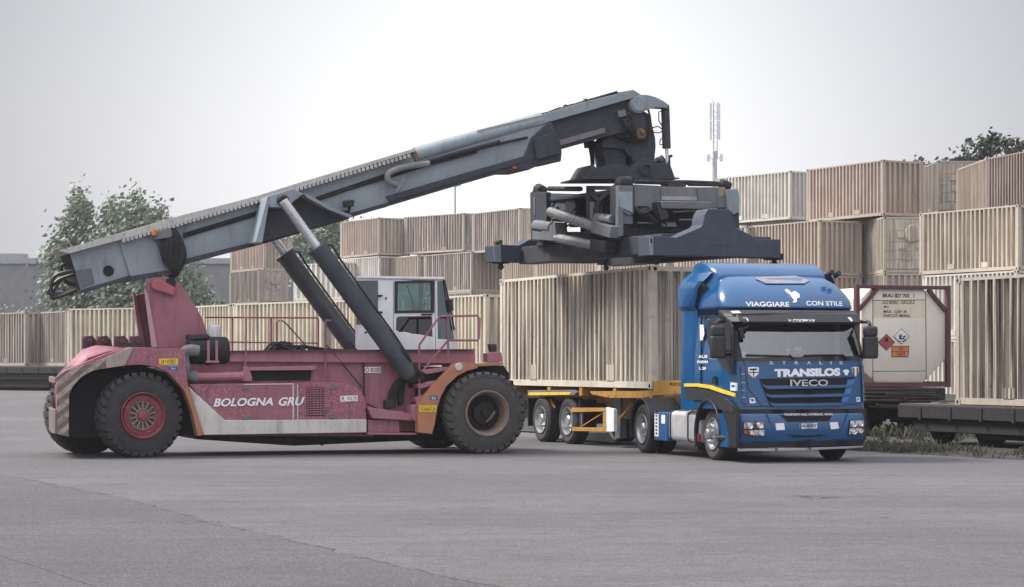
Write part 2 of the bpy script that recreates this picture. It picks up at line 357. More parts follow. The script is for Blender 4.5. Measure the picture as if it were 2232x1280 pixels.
# trackside soil strip on the right
mb = MB(); edge = wiggle([(13.5,36.0), (9.6,42.75), (7.3,46.9), (5.6,50.2), (-1.0,62.5)], 8, 0.12)
edge = sorted(edge, key=lambda q_: q_[1]); rows = [(x, y) for x, y in edge] + [(-3.0, 66), (-1, 70), (0, 74), (1, 78), (2, 82), (3, 86), (4, 90), (5, 94), (6, 98)]
rows = [(16, 30)] + rows
for i, (x, y) in enumerate(rows): mb.v += [(x, y, gz(y)+0.006+(0.03 if y > 58 else 0)), (75, y, gz(y)+0.006+(0.03 if y > 58 else 0))]
for i in range(len(rows)-1): mb.f.append((2*i, 2*i+1, 2*i+3, 2*i+2)); mb.mi.append(0)
struct(build('trackside_ground', mb, M_soil, None, smooth=0))

# ------------------------------------------------------------------ leaves
def leafmat(name, c1, c2):
    m, t, b = mat_new(name); k = NT(t); g = k.n('ShaderNodeNewGeometry')
    k.set(b.inputs['Base Color'], k.mix(g.outputs['Random Per Island'], c1, c2)); b.inputs['Roughness'].default_value = 0.6
    return m
M_leaf = leafmat('hazed_poplar_leaves', (0.15,0.195,0.135), (0.28,0.325,0.245))  # haze put into the colour: leaves lightened to look distant
M_leafd = leafmat('dark_leaves', (0.020,0.028,0.020), (0.055,0.068,0.045))
M_leafm = leafmat('mid_green_leaves', (0.13,0.18,0.105), (0.25,0.30,0.20))
M_weed = leafmat('dry_weeds', (0.035,0.038,0.022), (0.105,0.098,0.07))
def tree(label, base, trunk_h, blobs, leaf, n, mat, seed, group=None, trunk_r=0.22, limbs=True):
    """blobs: (dx,dy,z,rx,rz,weight) crown masses round the trunk; leaves fill them unevenly"""
    R = random.Random(seed); root = thing('tree', label, 'tree', base, 0, group)
    t = MB(); top = max(b[2] for b in blobs)
    t.tube([(0,0,-0.1),(0.08,0.03,trunk_h*0.4),(-0.04,0.05,trunk_h*0.8),(0.1,0,top*0.85)], [trunk_r, trunk_r*0.8, trunk_r*0.6, trunk_r*0.2], 8)
    for bx, by, bz, rx, rz, w in blobs:
        p = Vector((bx, by, bz)); s = Vector((0, 0, min(bz*0.55, trunk_h)))
        t.tube([s, s.lerp(p, 0.5)+Vector((0,0,-0.1*rz)), p+Vector((0,0,rz*0.4))], [trunk_r*0.45, trunk_r*0.3, 0.03], 5)
    build('trunk', t, M_bark, root)
    c = MB(); W_ = sum(b[5] for b in blobs)
    for bx, by, bz, rx, rz, w in blobs:
        m = int(n*w/W_); sub = []
        for _ in range(max(8, m//60)):
            while True:
                q = Vector((R.uniform(-1,1), R.uniform(-1,1), R.uniform(-1,1)))
                if 0.15 < q.length < 1: break
            q *= 0.55+0.5*R.random(); sub.append((q, R.uniform(0.14,0.30)))
        for _ in range(m):
            q, sr = R.choice(sub); g = Vector((R.gauss(0,1), R.gauss(0,1), R.gauss(0,1)))*sr
            p = Vector((bx+(q.x+g.x)*rx, by+(q.y+g.y)*rx, bz+(q.z+g.z)*rz))
            a = Vector((R.gauss(0,1), R.gauss(0,1), R.gauss(0,1))).normalized(); b = a.orthogonal().normalized(); d = a.cross(b)
            s = leaf*R.uniform(0.6,1.3)
            c.add([p-b*s*0.5, p+d*s*0.32, p+b*s*0.6, p-d*s*0.32], [(0,1,2,3)])
    o = build('crown', c, mat, root, smooth=0); return root

# ------------------------------------------------------------------ containers
M_cont = {}
def cmat(key, col, dirt=(0.16,0.11,0.085), amt=0.5, streak=None):
    m, t, b = mat_new('container_'+key); k = NT(t); r = k.math('MULTIPLY', k.rand(), 50.0); c0 = k.coord()
    c = k.mix(k.ramp(k.noise(c0, 0.9, 5, 0.6, r), 0.3, 0.7), tuple(x*0.9 for x in col), tuple(x*1.1 for x in col))
    c = k.mix(k.ramp(k.noise(k.coord(scale=(1.3,1.3,0.10)), 2.0, 5, 0.6, r), 0.44, 0.72, 0, amt), c, tuple((x+2*y)/3 for x, y in zip(col, dirt)))
    c = k.mix(k.ramp(k.noise(k.coord(scale=(9,9,0.16)), 1.6, 6, 0.62, r), 0.44, 0.60, 0, min(1, amt*1.15)), c, dirt)
    c = k.mix(k.ramp(k.noise(c0, 11, 6, 0.72, r), 0.56, 0.72, 0, amt*0.8), c, tuple(x*0.7 for x in dirt))
    c = k.mix(k.ramp(k.noise(c0, 2.6, 7, 0.75, r), 0.64, 0.70, 0, 0.55), c, (0.17,0.085,0.055))
    k.set(b.inputs['Base Color'], c); b.inputs['Roughness'].default_value = 0.65
    k.set(b.inputs['Normal'], k.bump(k.noise(c0, 3, 4), 0.25, 0.04)); M_cont[key] = m
    M_cont[key+'_rail'] = paint('container_rail_'+key, tuple(x*0.92 for x in col), 0.6, (0.17,0.09,0.06), -0.03, 9, dirt, 0.4, (1.5,1.5,1.5), var=0.06)
cmat('ivory', (0.60,0.545,0.43), (0.17,0.125,0.10), 0.55)
cmat('beige', (0.50,0.44,0.36), (0.13,0.095,0.08), 0.52)
cmat('striped', (0.66,0.60,0.50), (0.065,0.047,0.047), 0.66)
cmat('dirty', (0.45,0.395,0.335), (0.06,0.045,0.042), 0.85)
cmat('tan', (0.45,0.38,0.31), (0.15,0.105,0.085), 0.5)
cmat('pinkish', (0.42,0.35,0.30), (0.17,0.12,0.10), 0.46)
cmat('stained', (0.45,0.395,0.34), (0.13,0.10,0.10), 0.85)
cmat('white', (0.60,0.585,0.535), (0.26,0.22,0.18), 0.45)
cmat('grey', (0.37,0.335,0.29), (0.10,0.075,0.065), 0.7)
cmat('brown', (0.29,0.235,0.20), (0.09,0.06,0.055), 0.6)
M_cont['mud'] = paint('container_mud', (0.30,0.225,0.16), 0.8, None, 0, 5, (0.12,0.085,0.06), 0.5)
_cm = {}; _cast = []
def corr_profile(L, pitch, depth, n0=0.09):
    n = max(3, round((L-2*n0)/pitch)); p = (L-2*n0)/n; pts = [(0, 0.004), (n0*0.8, 0.004)]
    for i in range(n):
        s = n0+i*p; pts += [(s+0.05*p, depth), (s+0.54*p, depth), (s+0.62*p, 0.0), (s+0.98*p, 0.0)]
    pts += [(L-n0*0.8, 0.004), (L, 0.004)]; return pts
def corr_panel(axis, L, z0, z1, pitch, depth, face, sgn, dent=0, seed=1):
    """corrugated sheet. axis 'y': runs along y at x=face, recessing by sgn; axis 'x': runs along x at y=face"""
    R = random.Random(seed); pr = corr_profile(L-0.24, pitch, depth); mb = MB()
    zs = [z0, z1] if not dent else [z0+(z1-z0)*i/9 for i in range(10)]
    ph = [R.uniform(0, 6.28) for _ in range(8)]; pos = MB; n = len(pr)
    for z in zs:
        tz = (z-z0)/(z1-z0); env = sin(pi*min(max(tz, 0), 1))
        for s, d in pr:
            w = 0.0; dd = d
            if dent:
                w = dent*env*(sin(s*1.3+ph[0]+tz*2.2)+0.6*sin(s*3.1+ph[1]-tz*4)+0.4*sin(s*6.5+ph[2]+tz*6))
                dd = d + dent*0.6*env*(0.5+0.5*sin(s*0.9+ph[3])*sin(tz*3+ph[4]))
            a = 0.12+s+w
            mb.v.append((face+sgn*dd, a, z) if axis == 'y' else (a, face+sgn*dd, z))
    for j in range(len(zs)-1):
        for i in range(n-1): mb.f.append((j*n+i, j*n+i+1, (j+1)*n+i+1, (j+1)*n+i)); mb.mi.append(0)
    return mb
def door_panel(Wd, H, hatch=True, ladder=False):
    mb = MB(); mb.box(0.12, Wd-0.12, 0.03, 0.07, 0.16, H-0.12)
    for z in (0.62, 1.05, 1.45, 1.95): mb.box(0.15, Wd-0.15, 0.006, 0.03, z, z+0.05)
    for x in (0.5, Wd*0.5-0.03, Wd-0.56): mb.box(x, x+0.05, 0.01, 0.03, 0.2, H-0.2)
    for x in (0.3, Wd*0.42, Wd*0.58, Wd-0.3): mb.cyl((x,-0.02,0.14), (x,-0.02,H-0.12), 0.018, 6)
    mb.box(0.14, Wd-0.14, -0.005, 0.03, 0.2, 0.5)
    if ladder:
        for i in range(7): mb.box(0.1, 0.42, -0.06, -0.03, 0.3+i*0.3, 0.33+i*0.3)
    h = MB()
    if hatch:
        h.lathe([(0.0,-0.06),(0.36,-0.06),(0.42,-0.03),(0.42,0.03)], (Wd*0.56, 0.0, H*0.70), (0,1,0), 20)
        for x0, x1, z0 in ((0.72,1.02,1.12),(1.5,1.85,1.12),(0.6,0.95,1.62)): h.box(x0, x1, -0.03, 0.03, z0, z0+0.28)
    return mb, h
def container_meshes(L, H, pitch, style, dent):
    key = (round(L,2), round(H,2), pitch, style, dent)
    if key in _cm: return _cm[key]
    Wd = 2.44; d = {}; f = MB()
    for x in (0, Wd-0.13):
        for y in (0, L-0.13): f.box(x, x+0.13, y, y+0.13, 0.12, H-0.12)
    for x in (0.012, Wd-0.092): f.box(x, x+0.08, 0.13, L-0.13, H-0.075, H-0.012); f.box(x, x+0.08, 0.13, L-0.13, 0.012, 0.15)
    for y in (0.012, L-0.112): f.box(0.13, Wd-0.13, y, y+0.10, H-0.11, H-0.012); f.box(0.13, Wd-0.13, y, y+0.10, 0.012, 0.15)
    d['frame'] = f
    d['side_a'] = corr_panel('y', L, 0.145, H-0.07, pitch, 0.14, 0.012, 1, dent, 5)
    d['side_b'] = corr_panel('y', L, 0.145, H-0.07, pitch, 0.085, Wd-0.012, -1)
    if style == 'door': d['end_door'], d['hatch'] = door_panel(Wd, H)
    else: d['end_a'] = corr_panel('x', Wd, 0.145, H-0.09, 0.30, 0.12, 0.012, 1, dent, 8)
    d['end_b'] = corr_panel('x', Wd, 0.145, H-0.09, 0.25, 0.05, L-0.012, -1)
    r = MB(); r.box(0.05, Wd-0.05, 0.05, L-0.05, H-0.055, H-0.030); d['roof'] = r
    q = (L*0.245, L*0.755) if L > 7.5 else (L*0.33, L*0.67)
    for i_, y in enumerate(q):
        p = MB(); p.box(-0.004, 0.05, y-0.20, y+0.20, 0.155, 0.50 if L > 7.5 else 0.38); d['fork_pocket'+'ab'[i_]] = p
    _cm[key] = {k_: v for k_, v in d.items()}; _cm[key]['_me'] = {}; return _cm[key]
def container(label, corner, yaw, col, L=6.06, H=2.59, pitch=0.27, style='corr', dent=0, group=None, endcol=None, pockets=True):
    d = container_meshes(L, H, pitch, style, dent)
    root = thing('cargo_container', label, 'container', corner, yaw, group)
    nm = dict(frame='frame', corner_casting='corner_castings', side_a='side_wall', side_b='side_wall', end_a='end_wall', end_b='end_wall', end_door='end_door', hatch='hatch', roof='roof', fork_pocketa='fork_pocket', fork_pocketb='fork_pocket')
    m = M_cont[col]; parts = {}
    if not _cast:
        c = MB(); c.box(-0.09,0.09,-0.09,0.09,-0.059,0.059); c.cur = 1
        for sx_ in (-1,1): c.cyl((sx_*0.088,0,0),(sx_*0.093,0,0),0.042,10); c.cyl((0,sx_*0.088,0),(0,sx_*0.093,0),0.042,10)
        c.cyl((0,0,0.057),(0,0,0.062),0.045,10); _cast.append(build('corner_casting', c, [m, M_void], root, smooth=0).data); bpy.data.objects.remove(root.children[0])
    for cx_ in (0.082, 2.44-0.082):
        for cy_ in (0.082, L-0.082):
            for cz_ in (0.059, H-0.059):
                o = bpy.data.objects.new('corner_casting', _cast[0]); COL.objects.link(o); o.parent = root; o.location = (cx_, cy_, cz_); o.material_slots[0].link = 'OBJECT'; o.material_slots[0].material = M_cont[col+'_rail']
    for k_, mb in d.items():
        if k_ == '_me' or not mb.f or (k_[:4] == 'fork' and not pockets): continue
        me = d['_me'].get(k_)
        if me is None:
            tmp = build(nm[k_], mb, [m, M_void] if k_ == 'corner_casting' else m, None, smooth=0); me = tmp.data; d['_me'][k_] = me; o = tmp
        else:
            o = bpy.data.objects.new(nm[k_], me); COL.objects.link(o)
        o.parent = root
        o.material_slots[0].link = 'OBJECT'
        if k_ == 'frame': o.material_slots[0].material = M_cont[col+'_rail']
        else: o.material_slots[0].material = M_cont[endcol] if (endcol and k_ in ('end_a','end_door','hatch')) else m
        if k_ == 'hatch': o.parent = parts.get('end_door', root)
        parts[k_] = o
    return root
def place(label, xl, xm, ytop, ybot, col, L=6.06, Y=None, H=2.59, **kw):
    """container whose near vertical edge shows at column xm (from ytop to ybot) and whose long side runs back to column xl"""
    if Y is None: Y = H*FPX/(ybot-ytop)
    X = (xm-CX)/FPX*Y; z1 = CH+(HY-ytop)/FPX*Y; best = None
    for i in range(-60, 170):
        a = radians(i/2); fx = X-L*sin(a); fy = Y+L*cos(a); e = abs(CX+fx/fy*FPX-xl)
        if best is None or e < best[0]: best = (e, a)
    yaw = kw.pop('yaw', best[1]); under = kw.pop('under', None)
    if kw.get('group') == G1: ROW.append(((X, Y, z1-H), yaw))
    if under:      # the boxes this one stands on, down to the ground (mostly out of sight behind the front row)
        g0 = gz(Y+2)-0.03; n_ = max(1, round((z1-H-g0)/2.59)); h_ = (z1-H-g0)/n_
        for i in range(n_):
            lb = under[0] if (i == n_-1 and len(under) > 2) else under[-2]
            container(lb, (X, Y, g0+i*h_), yaw, col if len(under) < 4 else under[2], L, h_, group=under[-1] if lb == under[-2] else kw.get('group'))
    return container(label, (X, Y, z1-H), yaw, col, L, H, **kw)
ROW = []
UM = ('plain container low in the middle stacks, screened by the cream row on the wagons', 'bottom containers of the middle stacks')
UR = ('plain container low in the right-hand stacks, screened by the truck and the tank', 'bottom containers of the right-hand stacks')
G1 = 'containers on rail wagons in the front row'; G2 = 'stacked containers in the middle distance'; G3 = 'stacked containers on the right'
def yrow(t): return 2.48*FPX/(HY-t)
# front row on wagons
place('grey-brown container cut by the left edge of the photo', -70, 55, 680, 0, 'grey', Y=yrow(680), group=G1)
place('dirty grey-beige container on the black wagon behind the lifting machine tail', 57, 143, 677, 0, 'grey', Y=yrow(677), group=G1, endcol='beige')
place('pale beige container behind the red counterweight and mast', 145, 375, 669, 0, 'ivory', Y=yrow(669), group=G1)
place('cream container seen just right of the red mast, over the filter drum', 372, 500, 663, 0, 'ivory', Y=yrow(663), group=G1, endcol='pinkish')
place('cream ribbed container behind the handrails with black cables before it', 508, 700, 655, 0, 'ivory', Y=yrow(655), group=G1)
place('cream container crossed by the two lift cylinders, left of the white cabin', 702, 880, 648, 0, 'ivory', Y=yrow(648), group=G1)
place('cream ribbed container standing right of the white cabin', 884, 1058, 641, 0, 'ivory', Y=yrow(641), group=G1)
place('cream container half hidden by the container on the truck trailer', 1062, 1240, 634, 0, 'ivory', Y=yrow(634), group=G1)
# middle distance
place('pinkish tan container on top, leftmost of the long middle row', 742, 825, 474, 556, 'pinkish', group=G2, endcol='tan')
place('brown streaked container with a narrow visible door end, on top beneath the lamp post', 882, 1010, 464, 548, 'stained', group=G2, style='door', endcol='grey')
place('brown and grey streaked container on top just left of the spreader', 1029, 1132, 453, 544, 'stained', group=G2, style='door', endcol='beige')
place('pale grey streaked container above the left part of the white cabin', 735, 826, 558, 640, 'white', under=UM, group=G2, endcol='pinkish')
place('rosy brown container above the door of the white cabin', 836, 911, 556, 640, 'pinkish', under=UM, group=G2)
place('heavily streaked brown container above the front window of the cabin', 925, 1027, 548, 636, 'stained', under=UM, group=G2, endcol='tan')
place('tan container between the cabin and the truck container, under the left spreader beam', 1094, 1190, 556, 650, 'tan', under=UM, group=G2)
place('tan ribbed container directly above the left half of the truck container', 1165, 1300, 553, 650, 'tan', under=UM, group=G2)
place('pale ribbed container directly above the right half of the truck container', 1302, 1450, 546, 650, 'beige', under=UM, group=G2)
place('smooth white container behind the two lift cylinders', 640, 745, 571, 652, 'white', under=UM, pitch=0.6, group=G2, pockets=False)
place('small pinkish container on top between the lift cylinders and the trees', 502, 575, 517, 588, 'pinkish', group=G2, endcol='tan')
place('grey container with a round hatch in its end, under the small pinkish one', 500, 563, 587, 662, 'grey', under=UM, group=G2, style='door', endcol='pinkish')
# right-hand stacks
place('white ribbed container on top, right beside the antenna mast', 1560, 1722, 372, 478, 'white', group=G3)
place('tan container on top with a wide-ribbed end, second from the white one', 1757, 1924, 348, 470, 'pinkish', group=G3, endcol='tan')
place('container showing a narrow door end between two ribbed ones on the top tier', 1990, 2043, 350, 466, 'grey', Y=111.5, group=G3, style='door', endcol='beige')
place('brown close-ribbed container on top under the leaves', 2085, 2152, 344, 460, 'tan', Y=103, group=G3)
place('dark brown ribbed container at the top right corner under the leaves', 2149, 2290, 318, 450, 'brown', Y=97, group=G3)
place('pale tan container under the white one, behind the right spreader beam', 1470, 1626, 492, 608, 'beige', under=UR, group=G3)
place('tan container above the blue cab roof, with a wide-ribbed end', 1628, 1786, 479, 600, 'tan', under=UR, group=G3, endcol='tan')
place('cream container with a round hatch in its end, above the tank container', 1860, 1926, 472, 595, 'beige', under=('pale container whose top shows between the hatch container and the tank frame',)+UR, group=G3, style='door', endcol='ivory')
place('beige ribbed container with two pale fork pockets at the right edge', 2004, 2219, 446, 588, 'beige', group=G3)
place('white ribbed container standing behind the tank container and the right wagon', 2009, 2216, 589, 738, 'white', group=G3)
place('white lower container glimpsed between the tank frame and the right wagon', 2009, 2216, 739, 881, 'white', group=G3)

# ------------------------------------------------------------------ far building, trees, posts
M_wall = paint('warehouse_concrete', (0.18,0.18,0.185), 0.8, None, 0, 4, (0.2,0.19,0.19), 0.3, (0.4,0.4,0.08))
M_wall2 = plain('warehouse_fascia', (0.27,0.28,0.295), 0.6)
bY = 225; a = W(-90,563,bY); b = W(640,563,bY); wb = thing('warehouse', 'low grey concrete warehouse behind the trees at the left', 'building', (a.x, bY, gz(bY)))
mb = MB(); h = a.z-gz(bY); Lw = b.x-a.x; mb.box(0, Lw, 0, 30, -0.2, h-0.55); build('wall', mb, M_wall, wb)
mb = MB(); mb.box(-0.2, Lw+0.2, -0.25, 30.2, h-0.55, h-0.2); mb.box(-0.2, Lw+0.2, -0.15, 0.4, h-0.2, h); build('roof', mb, M_wall2, wb)
mb = MB(); mb.box(3.3, 6.2, 1, 3, h, h+0.5); build('roof_vent', mb, M_wall2, wb)
GT = 'trees behind the lifting machine'
def tbase(px, Y): return ((px-CX)/FPX*Y, Y, gz(Y)-0.05)
tree('tall pale green poplar with two pointed tops at the far left', tbase(190,172), 7, [(-1.0,0,6.5,2.6,3.4,3),(1.2,0.3,7.0,2.4,3.2,2.5),(-1.6,0,9.6,1.5,2.6,1.4),(-0.4,0.2,12.0,1.25,2.7,1.1),(1.8,0,11.4,0.9,2.5,0.7),(0.4,0,3.6,3.2,2.4,2.5),(2.2,0.5,6.0,2.6,3.0,2.5),(0.2,0.6,8.2,2.4,2.8,2)], 0.36, 24000, M_leaf, 11, GT)
tree('taller rounded poplar just left of the boom base', tbase(296,168), 8, [(0.3,0,8.2,2.5,3.0,3),(-0.6,0.2,11.0,1.6,2.8,1.6),(0.9,0,10.6,1.6,2.4,1.2),(2.2,0,8.6,1.7,2.5,1.3),(3.0,0.3,6.6,1.8,2.4,1.3),(-1.6,0,8.8,1.5,2.6,1.1),(0.3,0,12.2,0.8,1.7,0.5),(0,0,5.0,2.8,2.8,2.5),(-1.8,0.5,7.4,2.2,2.8,2),(1.2,0.4,10.0,2.2,2.6,1.8)], 0.36, 24000, M_leaf, 12, GT)
tree('bushy green tree low behind the boom, right of the mast', tbase(398,176), 4, [(0,0,4.6,2.0,2.6,2),(0.9,0,6.2,1.4,2.0,1),(-1,0,6.4,1.5,2.0,1)], 0.34, 9000, M_leaf, 13, GT)
tree('small light green tree by the warehouse, left of the small pinkish container', tbase(474,186), 3, [(0,0,3.6,1.5,2.4,1),(0.5,0,5.2,0.8,1.2,0.5)], 0.28, 3400, M_leafm, 14, GT)
tree('green tree seen between the lift cylinders and the middle stack', tbase(712,205), 6, [(0,0,9.5,3.4,3.8,2),(-1.8,0,12.2,2.0,2.4,1),(0.6,0,13.2,1.6,2.0,0.9),(1.0,0,12.0,1.6,2.2,1),(1.6,0,6.5,2.2,2.6,1)], 0.36, 9000, M_leafm, 15, GT)
tree('green bush at the left edge in front of the warehouse', tbase(-22,170), 2, [(0,0,4.8,1.3,1.6,1)], 0.28, 1500, M_leaf, 16, GT)
tree('low shrub against the warehouse wall below the tail hoses', tbase(60,190), 2, [(0,0,4.0,1.4,1.6,1)], 0.28, 1500, M_leaf, 17, GT)
tree('dark leafed tree peeping over the top container at right', tbase(2060,117), 8, [(-1.2,0,10.9,1.0,1.0,1),(0.2,0,11.1,1.2,0.9,1.2),(1.5,0,11.5,1.0,1.0,1),(2.3,0,12.3,0.7,0.9,0.8)], 0.30, 1200, M_leafd, 21, 'trees over the right stacks')
tree('dark leafed tree top at the right edge above the brown container', tbase(2236,116), 8, [(-0.6,0,11.9,0.9,0.7,1),(0.4,0,12.7,0.6,0.8,0.7)], 0.30, 480, M_leafd, 22, 'trees over the right stacks')
# antenna mast
M_galv = plain('galvanised_steel', (0.42,0.44,0.47), 0.5, 0.3); M_ant = plain('antenna_panel', (0.62,0.64,0.67), 0.5)
mY = 195; q = W(1558,218,mY); ms = thing('antenna_mast', 'tall pale telecom mast with panel antennas above the spreader', 'mast', (q.x, mY, gz(mY))); u = mY/FPX
zt = lambda py: CH+(HY-py)*u-gz(mY)
mb = MB(); mb.tube([(0,0,-0.2),(0,0,zt(330))], [0.30,0.19], 10); build('pole', mb, M_galv, ms)
mb = MB(); z0, z1 = zt(345), zt(222)
for k_ in range(3):
    a_ = k_*2*pi/3; mb.cyl((0.22*cos(a_),0.22*sin(a_),z0), (0.22*cos(a_),0.22*sin(a_),z1), 0.035, 5)
    for i in range(9):
        zz = z0+(z1-z0)*i/9; a2 = a_+2*pi/3; mb.cyl((0.22*cos(a_),0.22*sin(a_),zz), (0.22*cos(a2),0.22*sin(a2),zz+(z1-z0)/9), 0.02, 4)
build('lattice', mb, M_galv, ms)
for ax in (-0.36, 0.36):
    for za, zb in ((262,226),(305,264)):
        mb = MB(); mb.box(ax-0.09, ax+0.09, -0.22, -0.10, zt(za), zt(zb)); mb.cyl((ax,-0.1,(zt(za)+zt(zb))/2), (0,0,(zt(za)+zt(zb))/2), 0.03, 5); build('antenna_panel', mb, M_ant, ms)
mb = MB()
for s_ in (-1,1): mb.box(s_*0.55-0.12, s_*0.55+0.12, -0.2, 0, zt(352), zt(337)); mb.cyl((s_*0.5,0,zt(342)), (0,0,zt(350)), 0.03, 5)
build('dish', mb, M_ant, ms)
mb = MB(); mb.cyl((-0.2,0,z1), (-0.25,0,zt(215)), 0.02, 4); build('aerial', mb, M_galv, ms)
lY = 165; q = W(992,405,lY); lp = thing('lamp_post', 'thin grey lamp post rising behind the middle stack', 'lamp post', (q.x, lY, gz(lY))); hh = q.z-gz(lY)
mb = MB(); mb.tube([(0,0,-0.2),(0,0,hh)], [0.12,0.07], 8); build('pole', mb, M_galv, lp)
mb = MB(); mb.tube([(0,0,hh-0.05),(0.3,0,hh+0.02)], 0.04, 6); mb.box(-0.08, 0.42, -0.12, 0.12, hh-0.02, hh+0.08); build('lamp_head', mb, M_galv, lp)
# ------------------------------------------------------------------ reach stacker
RY = radians(19); RO = (-804/FPX*43.9, 43.9); RS = Frame(RO, RY)
st = thing('reach_stacker', 'worn red container lifting machine with grey boom and white cabin on huge tyres', 'reach stacker', (RO[0], RO[1], 0), RY)
def sy(pts, v): return [RS.on_y(px, py, v) for px, py in pts]
def s3(px, py, v): a = RS.on_y(px, py, v); return Vector((a[0], v, a[1]))
def plate(name, pts, v0, v1, mat, parent=st, bevel=0, holes=(), **kw):
    return build(name, MB().prism_y(sy(pts, v0), v0, v1, [sy(h, v0) for h in holes]), mat, parent, bevel, **kw)
# stripes painted on the rear guard
def stripes_mat():
    m, t, b = mat_new('worn_hazard_stripes'); k = NT(t)
    w = k.n('ShaderNodeTexWave', wave_type='BANDS', bands_direction='X', wave_profile='SIN'); w.inputs['Scale'].default_value = 1.0
    k.set(w.inputs['Vector'], k.coord(rot=(0, radians(-50), 0), scale=(1.7,1.7,1.7))); w.inputs['Distortion'].default_value = 0.25; w.inputs['Detail'].default_value = 3
    n = k.noise(k.coord(), 9, 7, 0.7)
    c = k.mix(k.ramp(w.outputs['Fac'], 0.47, 0.53), (0.135,0.098,0.092), (0.36,0.29,0.24)); c = k.mix(k.ramp(n, 0.44, 0.60, 0, 0.85), c, (0.20,0.15,0.14))
    k.set(b.inputs['Base Color'], c); b.inputs['Roughness'].default_value = 0.75; return m
M_haz = stripes_mat()
# --- chassis
mid = [(398,779),(470,770),(640,768),(1036,768),(1036,792),(905,800),(905,940),(815,940),(815,952),(440,950),(420,880),(398,830)]
plate('chassis', mid, 0.42, 2.75, M_red, bevel=0.01)
mb = MB(); mb.prism_y(sy([(430,900),(960,905),(960,958),(640,972),(430,958)], 0.8), 0.8, 2.6); mb.prism_y(sy([(960,800),(1120,830),(1120,930),(960,960)], 0.9), 0.9, 2.5)
build('underframe', mb, M_grease, st, 0.02)
ax = MB(); a = s3(1062,902,0.4); ax.cyl((a.x,0.1,a.z), (a.x,3.5,a.z), 0.33, 16); b_ = s3(312,905,0.4); ax.cyl((b_.x,0.3,b_.z), (b_.x,3.2,b_.z), 0.2, 12); build('axle', ax, M_grease, st)
plate('deck_beam', [(500,767),(700,764),(1036,764),(1036,793),(700,790),(500,789)], 0.32, 0.85, M_redpink, bevel=0.012)
plate('deck_plate', [(470,764.5),(1036,761),(1036,763.6),(470,767)], 0.22, 2.9, M_reddark)
# recessed engine bay slot, rails and exhaust pipe
plate('bay_rail', [(543,801),(690,797),(690,807),(543,808)], 0.24, 0.40, M_redpink, bevel=0.008)
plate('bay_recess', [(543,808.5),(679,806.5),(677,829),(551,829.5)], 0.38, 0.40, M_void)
pp = MB(); pp.tube([s3(424,822,0.22), s3(470,821,0.22), s3(529,819.5,0.22)], 0.085, 12); build('exhaust_pipe', pp, M_redpink, st)
pp = MB(); pp.tube(smooth_curve([s3(432,765,0.2), s3(410,764,0.18), s3(400,775,0.18), s3(402,800,0.18), s3(408,818,0.2), s3(428,822,0.22)], 5), 0.115, 12)
build('intake_hose', pp, plain('grey_hose', (0.13,0.14,0.15), 0.7, var=0.3), st)
mb = MB(); mb.lathe([(0.0,-0.42),(0.23,-0.42),(0.27,-0.36),(0.27,0.30),(0.24,0.36),(0.0,0.36)], s3(456,764,0.45), (1,0,0.0), 20)
mb.lathe([(0.275,-0.06),(0.29,-0.06),(0.29,0.0),(0.275,0.0)], s3(456,764,0.45), (1,0,0), 20); fl = build('air_filter', mb, M_grease, st)
mb = MB()
for px in (452, 470): mb.prism_y(sy([(px,742),(px+5,742),(px+5,790),(px,790)], 0.13), 0.13, 0.17)
mb.prism_y(sy([(450,786),(478,786),(478,791),(450,791)], 0.12), 0.12, 0.3); build('filter_bracket', mb, M_redpink, fl)
plate('battery_lid', [(415,729),(455,728),(455,738),(415,740)], 0.25, 0.75, M_dkgrey, bevel=0.01)
mb = MB(); mb.lathe([(0.0,0.26),(0.06,0.255),(0.13,0.20),(0.15,0.12),(0.15,0.0),(0.10,-0.05)], s3(467,735,0.6), (0,0,1), 18); build('prefilter_dome', mb, M_cream, st)
# --- side panels with lettering
side = [(412,838),(728,833.5),(752,836),(776,844),(790,856),(797,870),(799,917),(486,920)]
sp = plate('side_panel', side, 0.13, 0.42, M_redworn, bevel=0.012)
tri = [(411,842),(490,916),(799,914),(799,943),(444,948.5),(426,892)]
plate('sill', tri, 0.112, 0.40, M_cream, bevel=0.01)
door = [(532,839),(639,837),(639,914),(532,916)]
plate('panel_door', door, 0.118, 0.13, M_red, sp, bevel=0.004)
mb = MB()
for q in ([(638,838),(640.5,838),(640.5,914),(638,914)], [(648,838),(650,838),(650,915),(648,915)], [(532,837.4),(640,836),(640,838),(532,839.4)]): mb.prism_y(sy(q, 0.108), 0.108, 0.13)
build('panel_seam', mb, M_cream, sp)
mb = MB(); mb.prism_y(sy([(668,845),(708,844),(708,906),(668,907)], 0.122), 0.122, 0.128); gr = build('vent_grille', mb, M_void, sp)
mb = MB()
for i in range(12): mb.prism_y(sy([(669,846+i*5.1),(707,845.4+i*5.1),(707,848+i*5.1),(669,848.6+i*5.1)], 0.108), 0.108, 0.121)
for i in range(6): mb.prism_y(sy([(669+i*7.4,846),(670.5+i*7.4,846),(670.5+i*7.4,906),(669+i*7.4,906)], 0.113), 0.113, 0.121)
build('grille_bar', mb, M_red, gr)
mb = MB()
for px, py in ((537,846),(537,910),(726,844),(726,908)): mb.prism_y(sy([(px-8,py-3),(px+8,py-4),(px+8,py+3),(px-8,py+4)], 0.105), 0.105, 0.13)
build('hinge', mb, M_greymetal, sp)
